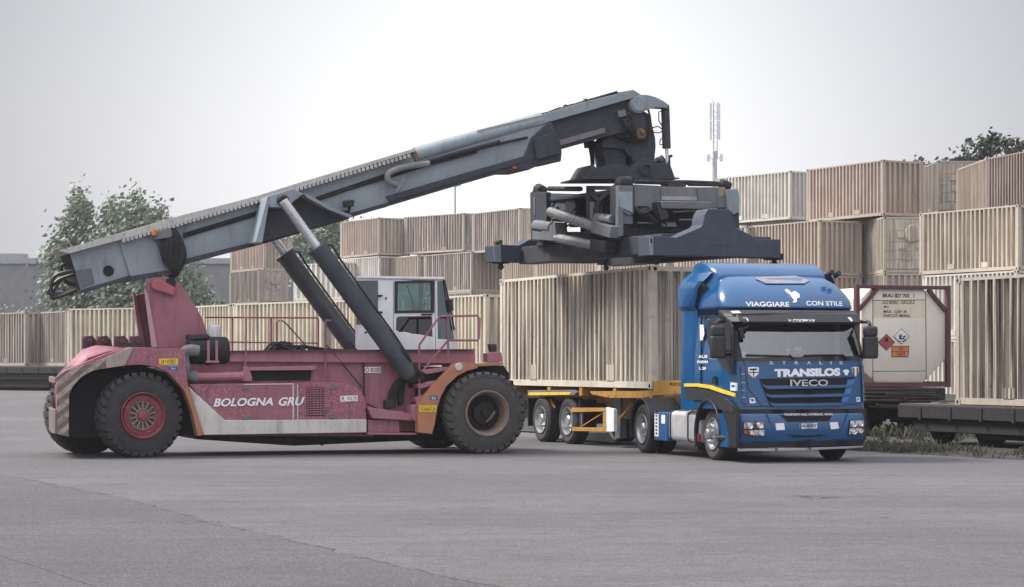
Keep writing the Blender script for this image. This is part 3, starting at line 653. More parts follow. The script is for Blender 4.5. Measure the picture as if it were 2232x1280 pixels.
def sticker(name, pts4, v, mat, parent, words=(), wm=None, bold=0.0, shear=0.0):
    """pts4: TL,TR,BR,BL pixels; words: (text,u0,v0,u1,v1) boxes in the 0..1 square"""
    q = [s3(px, py, v) for px, py in pts4]
    pm = lambda a, b, o: (q[3].lerp(q[2], a)).lerp(q[0].lerp(q[1], a), b) + Vector((0, o, 0))
    o = None
    if mat is not None:
        mb = MB(); mb.add([pm(0,0,0),pm(1,0,0),pm(1,1,0),pm(0,1,0)], [(0,1,2,3)]); o = build(name, mb, mat, parent, smooth=0)
    if words:
        mb = MB()
        for w_, u0, v0, u1, v1 in words: add_text(mb, w_, lambda a, b: pm(u0+(u1-u0)*a, v0+(v1-v0)*b, -0.003), bold, shear)
        build('lettering', mb, wm, o if o is not None else parent, smooth=0)
    return o
sticker('lettering', [(466,868.5),(596,866.5),(595,884),(465,887)], 0.103, None, sp, [('BOLOGNA',0,0,1,1)], M_letter, 0.03, 0.22)
sticker('lettering', [(608,866),(664,865.5),(662,884),(607,885)], 0.103, None, sp, [('GRU',0,0,1,1)], M_letter, 0.03, 0.22)
sticker('yellow_sticker', [(347,782),(388,781.5),(388,795),(347,795)], -0.004, M_stick_y, st, [('24 NORD.',0.08,0.15,0.92,0.85)], M_ink)
sticker('blue_sticker', [(368,796),(388,796),(388,807),(368,807)], -0.004, M_stick_b, st, [('Bel',0.3,0.15,0.7,0.5),('MONTINI',0.05,0.7,0.95,0.92)], M_letter)
sticker('white_sticker', [(794,800),(830,799.5),(830,813),(794,813)], 0.405, M_letter, st, [('O',0.06,0.1,0.30,0.9),('BOSSI',0.38,0.15,0.96,0.85)], M_red, 0.03)
sticker('white_sticker', [(742,863),(780,862),(780,874),(742,876)], 0.118, M_letter, sp, [('R',0.08,0.12,0.26,0.88),('VOLTRI',0.36,0.15,0.96,0.85)], M_red, 0.02)
# --- rear body and counterweight
arch = [(150,953),(151,860),(159,842),(177,822),(202,808),(234,803),(275,797),(306,795),(338,799),(365,811),(386,833),(404,856),(414,875)]
body = [(124,800),(141,785),(180,765),(232,752),(283,757),(405,759),(409,838)] + [(404,838),(386,820),(360,800),(306,786),(234,790),(190,800),(160,822),(130,860)]
rb = plate('rear_body', [(122,826),(141,808),(229,772),(283,757),(402,760),(408,832),(400,850),(386,833),(365,811),(338,799),(306,795),(275,797),(234,803),(202,808),(177,822),(159,842),(151,860),(150,953),(126,946)], 0.0, 0.14, M_redworn, bevel=0.006)
mb = MB()   # central hull behind the side plate
hull = [(122,828),(141,810),(229,776),(283,761),(402,764),(404,800),(306,791),(234,797),(190,808),(158,838),(128,945)]
A = sy(hull, 0.14); top = sy([(138,822),(160,800),(236,758),(290,752),(402,757),(404,838),(300,842),(190,850),(170,900),(168,945),(140,945)], 0.14)
fwd = 0.72
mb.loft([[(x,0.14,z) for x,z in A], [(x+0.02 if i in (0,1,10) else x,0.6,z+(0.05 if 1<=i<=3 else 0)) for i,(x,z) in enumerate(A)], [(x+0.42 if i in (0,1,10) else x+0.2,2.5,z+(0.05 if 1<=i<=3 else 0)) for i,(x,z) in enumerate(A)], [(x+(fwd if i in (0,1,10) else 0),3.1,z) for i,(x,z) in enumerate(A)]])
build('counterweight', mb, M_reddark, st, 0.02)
# hazard striped guard following the rear arch
guard = [(122,823),(141,809),(229,781),(229,803),(202,808.5),(177,822.5),(159,842.5),(151,860.5),(150,952),(126,946.5)]
plate('rear_guard', guard, -0.03, 0.01, M_haz, bevel=0.006)
plate('guard_cap', [(229,780),(283,757.5),(290,760),(272,797),(231,803)], -0.028, 0.01, paint('pale_worn_guard', (0.34,0.29,0.27), 0.7, (0.30,0.11,0.13), 0.03, 9, (0.12,0.09,0.085), 0.5), bevel=0.006)
rw = MB(); ru = RS.on_y(122,823,0.0)[0]
z_ = lambda py: RS.on_y(122,py,0.0)[1]
rwv = [(ru-0.02,0.0),(ru-0.02,0.5),(ru+0.20,2.5),(ru+0.30,3.0)]
rw.loft([[(x,v,z_(946)),(x,v,z_(892)),(x+0.06,v,z_(892)),(x+0.06,v,z_(946))] for x,v in rwv]); 
rw.loft([[(x,v,z_(835)),(x,v,z_(822)),(x+0.06,v,z_(822)),(x+0.06,v,z_(835))] for x,v in rwv])
build('rear_bumper', rw, paint('worn_brown_bumper', (0.17,0.135,0.13), 0.7, (0.3,0.25,0.22), 0.0, 9, (0.06,0.05,0.05), 0.5), st, 0.01)
g = MB()
for i in range(10): g.box(ru+0.05+0.04*i, ru+0.12+0.04*i, 0.5+i*0.2, 0.56+i*0.2, z_(890), z_(836))
build('rear_grille', g, M_grease, st)
# sloping rear hood lids
q = [RS.on_y(px,py,0.2) for px,py in ((138,812),(192,762),(235,751),(284,757))]
mb = MB(); mb.loft([[(q[0][0],0.18,q[0][1]-0.10),(q[1][0],0.18,q[1][1]-0.15),(q[2][0],0.18,q[2][1]-0.12),(q[3][0],0.18,q[3][1]-0.02)], [(q[0][0]+0.02,0.8,q[0][1]+0.0),(q[1][0],0.8,q[1][1]-0.04),(q[2][0],0.8,q[2][1]-0.02),(q[3][0],0.8,q[3][1]+0.0)], [(q[0][0]+0.45,2.6,q[0][1]+0.02),(q[1][0]+0.2,2.6,q[1][1]-0.03),(q[2][0],2.6,q[2][1]),(q[3][0],2.6,q[3][1])]], closed=False, cap=False)
o = build('hood', mb, M_redpink, st); so = o.modifiers.new('thick', 'SOLIDIFY'); so.thickness = 0.04
# lifting lugs and tow brackets on the hood
for px, v in ((196,1.9),(228,1.6),(266,1.0),(300,0.9)):
    mb = MB(); mb.prism_y(sy([(px-16,760),(px-16,738),(px-8,733),(px+6,732),(px+14,742),(px+19,760)], v), v, v+0.05); mb.cyl(s3(px,744,v)-Vector((0,0.06,0)), s3(px,744,v)+Vector((0,0.14,0)), 0.05, 10)
    build('lifting_lug', mb, M_reddark, st, 0.006)
    mb = MB(); mb.prism_y(sy([(px-13,759),(px-13,733),(px-4,733),(px-4,759)], v+0.12), v+0.12, v+0.4); build('lug_block', mb, M_grease if px < 270 else M_reddark, st, 0.01)
# orange mudguards
plate('rear_mudguard', [(372,816),(407,816),(410,842),(427,892),(444,948),(431,951),(418,895),(404,856),(389,833)], 0.02, 0.35, M_orange, bevel=0.008)
plate('front_mudguard', [(911,882),(946,840),(991,793),(1010,790),(1047,794.5),(1040,803),(1018,809),(997,820),(974,841),(961,865),(954,887),(948,925),(942,946.5),(911,943)], -0.12, 0.10, M_orange, bevel=0.008)
mb = MB(); mb.prism_y(sy([(991,793),(1044,794),(1097,790),(1097,796),(1044,799),(1000,803)], -0.1), -0.1, 0.9); build('mudguard_top', mb, M_orange, st, 0.006)
mb = MB(); mb.lathe([(0.0,-0.035),(0.07,-0.03),(0.085,0.0)], s3(1000,800,-0.12), (0,1,0), 14); build('mudguard_cap', mb, M_cream, st)
plate('marker_box', [(1063,770),(1093,768),(1096,789),(1063,790)], 0.1, 0.4, M_redpink, bevel=0.01)
plate('work_light', [(1067,750),(1083,750),(1083,767),(1070,767)], 0.2, 0.36, M_dkgrey, bevel=0.015)
sticker('blue_sticker', [(937,863),(954,862.5),(954,872),(937,872.5)], -0.125, M_stick_b, st, [('Bel',0.25,0.15,0.75,0.8)], M_letter)
sticker('yellow_sticker', [(914,884),(952,883.5),(951,898),(914,898)], -0.125, M_stick_y, st, [('K-ned Un',0.1,0.15,0.94,0.85)], M_ink)
# front steps
for q in ([(908,838),(952,829),(960,836),(915,848)], [(905,868),(935,858),(944,865),(908,878)], [(800,887),(905,903),(908,918),(812,912)], [(915,808),(975,800),(985,806),(930,816)]):
    plate('step', q, 0.05, 0.42, M_redpink, bevel=0.01)
plate('step_plate', [(802,943),(908,944),(908,948),(802,947.5)], 0.02, 0.45, M_redpink)
plate('step_stringer', [(905,882),(986,796),(992,799),(911,886)], 0.0, 0.05, M_redpink)
plate('step_post', [(896,884),(911,881),(911,922),(896,912)], 0.0, 0.3, M_redpink, bevel=0.008)
plate('toolbox', [(802,916),(870,912),(872,943),(802,943)], 0.16, 0.42, M_red, bevel=0.015)
plate('cylinder_pedestal', [(800,887),(845,903),(850,944),(802,938)], 0.30, 0.42, M_rust)
# --- wheels
def big_wheel(px, py, v, R, width, front, steer=0, du=0):
    c = s3(px, py, v); cz = R*0.968; w = width
    root_m = Matrix.Translation((c.x+du, v, cz)) @ Matrix.Rotation(steer, 4, 'Z')
    prof = [(0.50*R,0.035),(0.56*R,0.0),(0.66*R,-0.012),(0.78*R,0.0),(0.885*R,0.025),(0.93*R,0.09),(0.93*R,w-0.09),(0.885*R,w-0.025),(0.66*R,w),(0.5*R,w-0.03)]
    t = MB(); t.lathe([(r, h) for r, h in prof], (0,0,0), (0,1,0), 64)
    NL = 30; R_ = random.Random(int(px))
    for i in range(NL):
        for s_ in (0, 1):
            a0 = 2*pi*(i+0.5*s_)/NL; da = 2*pi/NL*0.31; sk = 2*pi/NL*0.55*(1 if s_ == 0 else -1)
            y0, y1 = (0.006, w*0.53) if s_ == 0 else (w*0.47, w-0.006)
            jit = R_.uniform(-0.03,0.03)*2*pi/NL
            rings = []
            for tt in (0, 0.2, 0.6, 1):
                y = y0+(y1-y0)*tt; e = tt if s_ == 0 else 1-tt; am = a0+jit+sk*e*(1 if s_ == 0 else 1)
                ro = R*(1.0 - (0.055 if e < 0.02 else 0)) - R_.uniform(0,0.006); ri = R*0.90 if e > 0.02 else R*0.865
                rings.append([(r*sin(am+d), y, r*cos(am+d)) for r, d in ((ri,-da*1.15),(ro,-da),(ro,da),(ri,da*1.15))])
            t.loft(rings, True, True)
    ty = build('tyre', t, M_tyreg if front else M_rubber, st, smooth=25); ty.matrix_local = root_m
    r = MB()
    if front:
        r.lathe([(0.53*R,-0.01),(0.555*R,-0.02),(0.535*R,-0.03),(0.515*R,-0.02),(0.505*R,0.01),(0.49*R,0.03),(0.47*R,0.05),(0.44*R,0.22),(0.42*R,0.30),(0.30*R,0.34)], (0,0,0), (0,1,0), 48)
        build('rim', r, M_rustrim, ty)
        h = MB(); h.lathe([(0.42*R,0.29),(0.28*R,0.30),(0.27*R,0.2),(0.20*R,0.17),(0.0,0.16)], (0,0,0), (0,1,0), 32)
        for i in range(16): a = 2*pi*i/16; h.cyl((0.35*R*sin(a),0.24,0.35*R*cos(a)), (0.35*R*sin(a),0.30,0.35*R*cos(a)), 0.022, 6)
        h.lathe([(0.10*R,0.16),(0.09*R,0.08),(0.0,0.07)], (0,0,0), (0,1,0), 16)
        build('hub', h, M_grease, ty)
        h = MB(); h.bar((0.12*R,0.13,-0.12*R), (0.24*R,0.13,0.04*R), 0.05, 0.05, (0,1,0)); h.bar((0.12*R,0.13,-0.12*R),(0.02*R,0.13,-0.2*R),0.04,0.04,(0,1,0)); build('hub_bracket', h, M_rust, ty)
    else:
        r.lathe([(0.52*R,-0.01),(0.54*R,-0.018),(0.52*R,-0.028),(0.50*R,-0.01),(0.49*R,0.02),(0.46*R,0.05),(0.455*R,0.035),(0.35*R,0.03),(0.345*R,0.07)], (0,0,0), (0,1,0), 48)
        build('rim', r, paint('red_rim', (0.20,0.032,0.048), 0.7, (0.25,0.2,0.18), 0.04, 14, (0.10,0.08,0.075), 0.8), ty)
        h = MB(); h.lathe([(0.345*R,0.06),(0.335*R,0.025),(0.315*R,0.03),(0.31*R,0.08),(0.17*R,0.10),(0.165*R,0.03),(0.135*R,0.02),(0.13*R,0.05),(0.0,0.05)], (0,0,0), (0,1,0), 40)
        for i in range(14):
            a = 2*pi*i/14; d = Vector((sin(a),0,cos(a))); h.bar(d*0.155*R+Vector((0,0.045,0)), d*0.325*R+Vector((0,0.045,0)), 0.03, 0.05, (0,1,0))
        build('hub', h, M_rustrim, ty)
        h = MB(); h.lathe([(0.118*R,0.05),(0.115*R,0.0),(0.09*R,-0.008),(0.0,-0.008)], (0,0,0), (0,1,0), 24); build('hub_cap', h, paint('hub_cap_red', (0.26,0.06,0.07), 0.6), ty)
    return ty
big_wheel(312,905,0.0,0.835,0.56,False, radians(10))
big_wheel(1062,902,-0.35,0.835,0.60,True, 0)
fr = s3(312,905,0.0); 
big_wheel(312,905,2.55,0.835,0.56,False, radians(10), du=(fr.x - s3(312,905,2.55).x)-0.62)
f2 = s3(1062,902,-0.35); big_wheel(1062,902,3.0,0.835,0.60,True, 0, du=f2.x - s3(1062,902,3.0).x)
# dark wheel well behind the rear tyre
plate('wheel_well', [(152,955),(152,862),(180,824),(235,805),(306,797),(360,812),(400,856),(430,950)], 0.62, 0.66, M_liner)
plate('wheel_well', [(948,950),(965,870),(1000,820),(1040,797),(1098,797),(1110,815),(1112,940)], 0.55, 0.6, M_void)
# oil sump, hose hanging below the belly
plate('sump', [(624,944),(720,943),(700,953),(650,952)], 0.6, 1.2, M_grease, bevel=0.02)
mb = MB(); p = s3(700,950,0.7); mb.tube([p, s3(701,962,0.7), s3(702,971,0.7)], [0.06,0.05,0.035], 8); mb.tube(smooth_curve([s3(706,950,0.6), s3(720,957,0.6), s3(738,956,0.6), s3(751,943,0.6)]), 0.012, 6); build('drain_hose', mb, M_grease, st)
# --- mast
near = [(320,616),(328,608),(340,605),(366,604),(378,607),(396,622),(426.5,668),(441,693),(453,728),(456,763),(338,758),(322,668)]
for v in (0.92, 2.42):
    pl = [RS.on_y(px,py+(0 if v < 1 else max(0, 30-(py-605)*0.3)),0.92) for px,py in near]
    build('mast_plate', MB().prism_y(pl, v, v+0.12), M_red, st, 0.012)
mb = MB(); e = [RS.on_y(px,py,0.92) for px,py in ((313,628),(321,640),(342,757),(330,757))]
mb.prism_y(e, 0.87, 0.92); build('mast_flange', mb, M_redpale, st); mb = MB(); mb.prism_y([(x+0.03,z) for x,z in e], 2.37, 2.42); build('mast_flange', mb, M_redpale, st)
c0 = RS.on_y(352,690,1.3); mb = MB(); mb.box(c0[0]-0.06, c0[0]+0.0, 1.04, 2.42, 1.8+ (793-752)/113, 1.8+(793-650)/113); build('mast_web', mb, M_reddark, st)
boss = [(330,617),(337,610),(350,609),(383,628),(379,646),(364,640),(336,632),(331,626)]
plate('mast_pin_boss', boss, 0.81, 0.92, paint('red_boss', (0.34,0.085,0.10), 0.5, (0.12,0.05,0.05), -0.02, 10), bevel=0.02)
mb = MB(); p = s3(373,616,0.87); mb.cyl(p, p+Vector((0,1.75,0)), 0.10, 14); build('boom_pin', mb, M_grease, st)
# --- boom
v1, v2 = 1.10, 2.30
outer = [(151,548.5),(258.5,521),(327,503),(410,481),(500,456),(581,428),(650,409),(905,330),(905,362),(880,404),(842,452),(760,473),(573,525),(380,574),(372,592),(284,603),(178,636)]
bo = plate('boom', outer, v1, v2, M_boom, bevel=0.012)
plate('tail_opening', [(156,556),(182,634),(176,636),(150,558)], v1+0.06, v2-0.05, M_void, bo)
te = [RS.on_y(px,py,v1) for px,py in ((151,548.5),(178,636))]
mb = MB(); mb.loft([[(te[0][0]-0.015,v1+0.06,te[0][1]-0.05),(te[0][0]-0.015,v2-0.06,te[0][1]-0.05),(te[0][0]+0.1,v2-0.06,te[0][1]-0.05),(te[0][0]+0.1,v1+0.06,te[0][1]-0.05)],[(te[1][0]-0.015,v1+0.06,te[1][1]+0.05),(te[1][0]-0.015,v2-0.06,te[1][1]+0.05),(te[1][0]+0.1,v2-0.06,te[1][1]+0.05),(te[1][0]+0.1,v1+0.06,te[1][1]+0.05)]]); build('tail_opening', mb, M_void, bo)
plate('tail_side_plate', [(166,590),(199,585),(206,617),(178,627)], v1-0.02, v1, paint('boom_patch_plate', (0.10,0.11,0.125), 0.6, (0.2,0.2,0.2), -0.06, 10), bo)
for px, py, r in ((191,604,0.055),(236.5,590.5,0.105)):
    mb = MB(); p = s3(px,py,v1-0.022); mb.lathe([(r,0.0),(r,0.004),(0,0.004)], p, (0,1,0), 24); build('boom_hole', mb, M_void, bo)
plate('boom_rib_plate', [(258,523),(327,505),(372,589),(284,603)], v1-0.05, v1, M_boom, bo, bevel=0.008)
plate('boom_flange', [(284,603),(372,590),(374,598),(286,612)], v1-0.10, v2+0.1, M_boomdk, bo)
plate('boom_flange', [(176,632),(284,600),(286,609),(178,640)], v1-0.06, v2+0.06, M_boomdk, bo)
plate('boom_flange', [(378,571),(573,522),(760,470),(762,477),(573,532),(380,583)], v1-0.09, v2+0.06, M_boomdk, bo)
plate('walkway', [(128,547),(300,497),(400,468),(500,443),(560,427),(640,402),(905,323),(906,330),(640,411),(560,437),(410,483),(258,524),(151,553)], v1-0.16, v2+0.05, M_grating, bo, bevel=0.004)
R_ = random.Random(5); mb = MB()
for i in range(70):   # serrated edge of the grating
    t = i/70; px = 270+t*630; py = (521-(px-270)*0.2935) if px < 640 else (412.4-(px-640)*0.302)
    p = s3(px, py+1, v1-0.165); mb.box(p.x-0.03, p.x+0.03, v1-0.17, v1-0.13, p.z-0.055, p.z+0.02)
build('walkway_teeth', mb, M_grating, bo)
mb = MB(); mb.tube([s3(400,512,v1-0.03), s3(480,488,v1-0.03), s3(560,464,v1-0.03)], 0.035, 6); mb.tube([s3(400,517,v1-0.03), s3(480,493,v1-0.03), s3(556,470,v1-0.03)], 0.02, 6)
build('hydraulic_line', mb, M_grease, bo)
mb = MB(); mb.tube([s3(680,440,v1-0.03), s3(760,412,v1-0.03), s3(842,388,v1-0.03), s3(930,360,v1-0.03),s3(1040,331,v1-0.03)], 0.03, 6); mb.tube([s3(690,432,v1-0.03), s3(842,381,v1-0.03), s3(1040,324,v1-0.03), s3(1150,300,v1-0.03)], 0.03, 6)
mb.tube([s3(900,362,v1-0.05), s3(1000,334,v1-0.05), s3(1090,310,v1-0.05)], 0.05, 6); build('hydraulic_line', mb, M_grease, bo)
# lift cylinder bracket
plate('bracket_web', [(585,436),(632,444),(660,424),(690,436),(717,453),(767,471),(757,479),(573,527),(571,520)], v1-0.40, v1-0.02, M_boomdk, bo, bevel=0.006)  # recessed face: its shade is put into the colour with darker slate
plate('bracket_plate', [(583,428),(640,411),(662,423),(648,431),(634,446),(617,453),(588,452)], v1-0.72, v1-0.40, M_boomlt, bo, bevel=0.01)
plate('bracket_plate', [(583,428),(590,432),(585,452),(572,530),(557,528),(570,480)], v1-0.72, v1-0.0, M_boomlt, bo, bevel=0.006)
plate('bracket_lip', [(662,421),(672,424),(720,451),(768,470),(762,474),(715,456),(668,430)], v1-0.72, v1-0.02, M_boom, bo)
p = s3(617,437.5,v1-0.73); mb = MB(); mb.lathe([(0.0,-0.07),(0.06,-0.075),(0.105,-0.05),(0.125,0.0),(0.125,0.06)], p, (0,1,0), 20)
for i in range(6): a = i*pi/3; mb.cyl(p+Vector((0.075*cos(a),-0.09,0.075*sin(a))), p+Vector((0.075*cos(a),-0.03,0.075*sin(a))), 0.018, 6)
build('bracket_pin', mb, M_grease, bo)
plate('spot_lamp', [(751,437),(773,435),(772,450),(752,452)], v1-0.3, v1-0.12, M_black, bo, bevel=0.02)
mb = MB(); mb.tube([s3(762,450,v1-0.2), s3(760,462,v1-0.1), s3(745,462,v1-0.06)], 0.03, 6); build('lamp_arm', mb, M_black, bo)
# junction box, beacon and hose loops at the tail
plate('junction_box', [(330,506),(372,496),(377,517),(337,523)], v1-0.22, v1-0.06, M_greymetal, bo, bevel=0.01)
mb = MB(); mb.lathe([(0.0,0.09),(0.045,0.08),(0.055,0.03),(0.055,-0.03)], s3(337,510,v1-0.26), (0,0,1), 14); build('beacon', mb, M_amber, bo)
mb = MB()
for k_ in range(6): mb.tube(smooth_curve([s3(358+k_*5,514,v1-0.1-0.03*k_), s3(352+k_*7,548,v1-0.22), s3(368+k_*4,582+k_*2,v1-0.16), s3(388+k_*3,560,v1-0.18+0.02*k_), s3(392+k_,528,v1-0.1), s3(384,505,v1-0.06)],5), 0.035, 6)
mb.tube(smooth_curve([s3(372,500,v1-0.08), s3(392,530,v1-0.15), s3(396,560,v1-0.15), s3(385,588,v1-0.1), s3(372,602,v1+0.05)],6), 0.09, 8); build('hose_bundle', mb, M_grease, bo)
mb = MB()
for k_, (a, b, c_, d) in enumerate((((162,590),(118,604),(116,648),(166,632)),((164,598),(126,612),(106,640),(160,640)),((160,575),(134,580),(142,612),(164,622)),((166,592),(140,600),(112,650),(172,628)))):
    mb.tube(smooth_curve([s3(*a,v1+0.2*k_), s3(*b,v1+0.1+0.2*k_), s3(*c_,v1+0.1+0.18*k_), s3(*d,v1+0.2*k_)],6), 0.04, 7)
build('tail_hose', mb, M_black, bo)
# inner telescoping section
inner = [(640,412),(905,332),(1040,302),(1201,263),(1222,318),(1225,331),(1122,368),(760,470)]
bi = plate('boom_extension', [(700,398),(905,335),(1040,300),(1201,262),(1222,318),(1122,362),(760,468)], v1+0.03, v2-0.03, M_boom, bevel=0.01)
plate('extension_flange', [(842,428),(1000,381),(1130,344),(1222,316),(1222,327),(1130,357),(1000,394),(850,440)], v1-0.06, v1+0.04, M_boomdk, bi)
plate('extension_flange', [(760,466),(1000,396),(1122,361),(1122,369),(1000,404),(762,475)], v1-0.02, v2, M_boomdk, bi)
pt = MB(); pt.tube([s3(905,340,v1+0.12), s3(1040,300,v1+0.12), s3(1182,262,v1+0.12)], [0.15,0.15,0.13], 16); pt.tube([s3(905,337,v1+0.5), s3(1182,260,v1+0.5)], 0.15, 16); build('cover_tube', pt, M_boom, bi)
pt = MB(); pt.tube(smooth_curve([s3(935,357,v1-0.1), s3(900,361,v1-0.14), s3(866,369,v1-0.18), s3(846,380,v1-0.2), s3(848,396,v1-0.2), s3(864,404,v1-0.14)],6), 0.065, 10); build('hose_loop', pt, paint('dusty_hose', (0.19,0.187,0.178), 0.8, None, 0, 8, (0.1,0.1,0.1), 0.6), bi)
plate('wear_patch', [(897,331),(906,327),(915,348),(908,352)], v1-0.045, v1-0.02, M_rust, bi)
# collar
plate('collar', [(1117,366),(1140,352),(1160,300),(1201,262),(1222,312),(1225,331),(1223,352),(1180,358),(1152,371),(1120,371)], v1-0.05, v2+0.05, M_boomdk, bi, bevel=0.015)
mb = MB(); p = s3(1120,367.5,v1-0.05); mb.lathe([(0.0,-0.06),(0.045,-0.04),(0.05,0.04),(0.0,0.05)], p, (1,0,0), 12); build('rear_marker', mb, M_redlamp, bi)
plate('collar_plate', [(1164,302),(1201,290),(1216,312),(1222,334),(1170,349)], v1-0.14, v1-0.10, M_boomdk, bi, bevel=0.01)
# third section and head
b3 = plate('boom_tip', [(1190,270),(1375,200),(1400,230),(1410,280),(1349,291),(1222,326)], v1+0.14, v2-0.14, M_boomdk, bevel=0.01)
plate('tip_top_rail', [(1040,284),(1180,250),(1267,224),(1377,197),(1398,209),(1373,216),(1180,271),(1040,303)], v1+0.0, v2-0.10, M_boom, b3, bevel=0.008)
plate('tip_top_rail', [(1180,252),(1300,212),(1345,202),(1380,196),(1396,206),(1300,226)], v1+0.3, v2-0.1, M_greymetal, b3)
R_ = random.Random(9); mb = MB()
for i in range(26):
    px = 1185+i*6.2; py = 250-(px-1185)*0.29+R_.uniform(-3,2); p = s3(px,py,v1+0.2+R_.uniform(0,0.6)); mb.obox(p, (0.10,0.14,0.07), Matrix.Rotation(R_.uniform(-.4,.4),3,'Y'))
mb.tube([s3(1190,250,v1+0.1), s3(1260,226,v1+0.1), s3(1345,201,v1+0.1)], 0.03, 6); build('energy_chain', mb, M_grease, b3)
plate('wear_strip', [(1212,308),(1318,278),(1320,289),(1216,319)], v1+0.08, v1+0.14, paint('brownish_wear_strip', (0.16,0.145,0.15), 0.6, None, 0, 8, (0.07,0.06,0.06), 0.6), b3)
plate('tip_bracket', [(1346,242),(1362,239),(1366,252),(1350,256)], v1+0.02, v1+0.14, M_greymetal, b3)
p = s3(1394,226,v1-0.02); mb = MB(); mb.lathe([(0.0,0.0),(0.15,0.0),(0.165,0.015),(0.165,0.03),(0.19,0.03),(0.20,0.05),(0.20,1.1)], p, (0,1,0), 28); build('head_drum', mb, M_boom, b3)
plate('tilt_arm', [(1394,206),(1412,207),(1430,212),(1446,220),(1457,228),(1455,236),(1443,235),(1430,234),(1413,239),(1396,246)], v1+0.05, v1+0.35, M_boom, b3, bevel=0.01)
mb = MB(); mb.tube([s3(1449,230,v1+0.2), s3(1450,238,v1+0.2), s3(1453,324,v1+0.2)], 0.092, 14); tc_ = build('tilt_cylinder', mb, M_boomdk, b3)
mb = MB(); mb.cyl(s3(1453,322,v1+0.2), s3(1455,362,v1+0.2), 0.035, 10); build('tilt_rod', mb, M_chrome, tc_)
mb = MB()
mb.tube([s3(1441,243,v1+0.2), s3(1436,244,v1+0.2), s3(1436,262,v1+0.2), s3(1443,275,v1+0.2)], 0.014, 5); mb.tube([s3(1446,300,v1+0.2), s3(1439,305,v1+0.2), s3(1438,315,v1+0.2), s3(1446,316,v1+0.2)], 0.014, 5)
mb.tube(smooth_curve([s3(1422,279,v1+0.3), s3(1434,276,v1+0.2), s3(1443,282,v1+0.2)]), 0.014, 5); mb.tube(smooth_curve([s3(1420,286,v1+0.3), s3(1434,290,v1+0.2), s3(1443,286,v1+0.2)]), 0.014, 5)
mb.tube(smooth_curve([s3(1412,238,v1+0.1), s3(1416,252,v1+0.1), s3(1419,275,v1+0.1)]), 0.025, 5); build('tilt_hose', mb, M_black, b3)
# lift cylinders (near and far)
for v in (0.08, 2.85):
    T = RS.on_y(617,438,0.08); m1 = RS.on_y(688,540,0.08); B = RS.on_y(898,822,0.08)
    P = lambda q: Vector((q[0], v, q[1]))
    d = (P(B)-P(T)).normalized(); m1 = P(T)+d*((P(m1)-P(T)).length)
    mb = MB(); mb.tube([m1, m1+d*0.06, m1+d*0.10, P(B)-d*0.18, P(B)-d*0.05, P(B)], [0.215,0.215,0.192,0.192,0.17,0.12], 24); lc = build('lift_cylinder', mb, paint('cylinder_dark_paint', (0.055,0.062,0.075), 0.42, (0.14,0.14,0.14), -0.04, 7, (0.10,0.10,0.105), 0.5, var=0.25), st)
    mb = MB(); mb.cyl(P(T), m1+d*0.02, 0.098, 18); build('lift_rod', mb, M_chrome, lc)
    mb = MB(); sdv = Vector((d.z,0,-d.x)); sdv = sdv if sdv.x > 0 else -sdv
    mb.tube([m1+d*0.10+sdv*0.2, m1+d*0.16+sdv*0.27, m1+d*0.5+sdv*0.235, m1+d*1.5+sdv*0.225, P(B)-d*0.9+sdv*0.22, P(B)-d*0.5+sdv*0.2], 0.022, 6); build('cylinder_pipe', mb, M_black, lc)
p = s3(898,822,0.08); mb = MB(); mb.cyl((p.x,0.02,p.z), (p.x,2.95,p.z), 0.12, 14); build('cylinder_pin', mb, M_grease, st)
mb = MB(); R_ = random.Random(4)
for i in range(26):
    t = R_.random(); px = 866+t*48+R_.uniform(-6,6); py = 762+t*52+R_.uniform(-8,8); v = R_.uniform(-0.05,0.25)
    mb.tube(smooth_curve([s3(px-12,py-14,v), s3(px,py,v-0.05), s3(px+10,py+18,v)],4), R_.uniform(0.02,0.045), 6)
build('hose_bundle', mb, M_grease, st)
mb = MB()
for k_ in range(5): mb.tube(smooth_curve([s3(912,816+k_,0.5-0.04*k_), s3(890,820+k_*2,0.36), s3(866+k_*2,832,0.32), s3(852+k_*2.4,856,0.30), s3(846+k_*3,888,0.34)],6), 0.042, 7)
build('hose_bundle', mb, M_grease, st)
plate('hose_clamp', [(840,872),(862,870),(862,889),(840,890)], 0.26, 0.44, M_black, bevel=0.015)
plate('valve_block', [(888,815),(910,812),(912,842),(892,846)], 0.36, 0.6, M_grease, bevel=0.02)
plate('cylinder_bracket', [(868,830),(884,826),(880,880),(870,884)], 0.30, 0.42, M_void)
# --- driver cabin
cv0, cv1 = 1.15, 2.25
cabo = [(776,608),(968,606),(970,612),(996,745),(996,763),(776,763)]
w1 = [(862,615),(944,613.5),(944,680),(862,681)]; w2 = [(864,693),(870,690),(936,689),(942,692),(943,735),(915,729),(900,728),(885,724),(870,724),(863,719)]; w3 = [(953,613),(967,612),(991,741),(954,739)]
cb = plate('cab', cabo, cv0, cv0+0.05, M_white, bevel=0.008, holes=[w1, w2, w3])
S = [RS.on_y(px,py,cv0) for px,py in cabo]; W1 = sy(w1, cv0); W3 = sy(w3, cv0); W2 = sy(w2, cv0)
S_far = [(S[0][0]+0.5,S[0][1])]+S[1:5]+[(S[5][0]+0.5,S[5][1])]
mb = MB(); mb.prism_y(S_far, cv1-0.05, cv1, [W1, W3]); build('cab_far_wall', mb, M_white, cb)
mb = MB(); mb.prism_z([(S[0][0],cv0-0.03),(S[1][0],cv0-0.03),(S[1][0],cv1+0.03),(S[0][0]+0.5,cv1+0.03)], S[0][1], S[0][1]+0.06); build('cab_roof', mb, M_white, cb, 0.02)
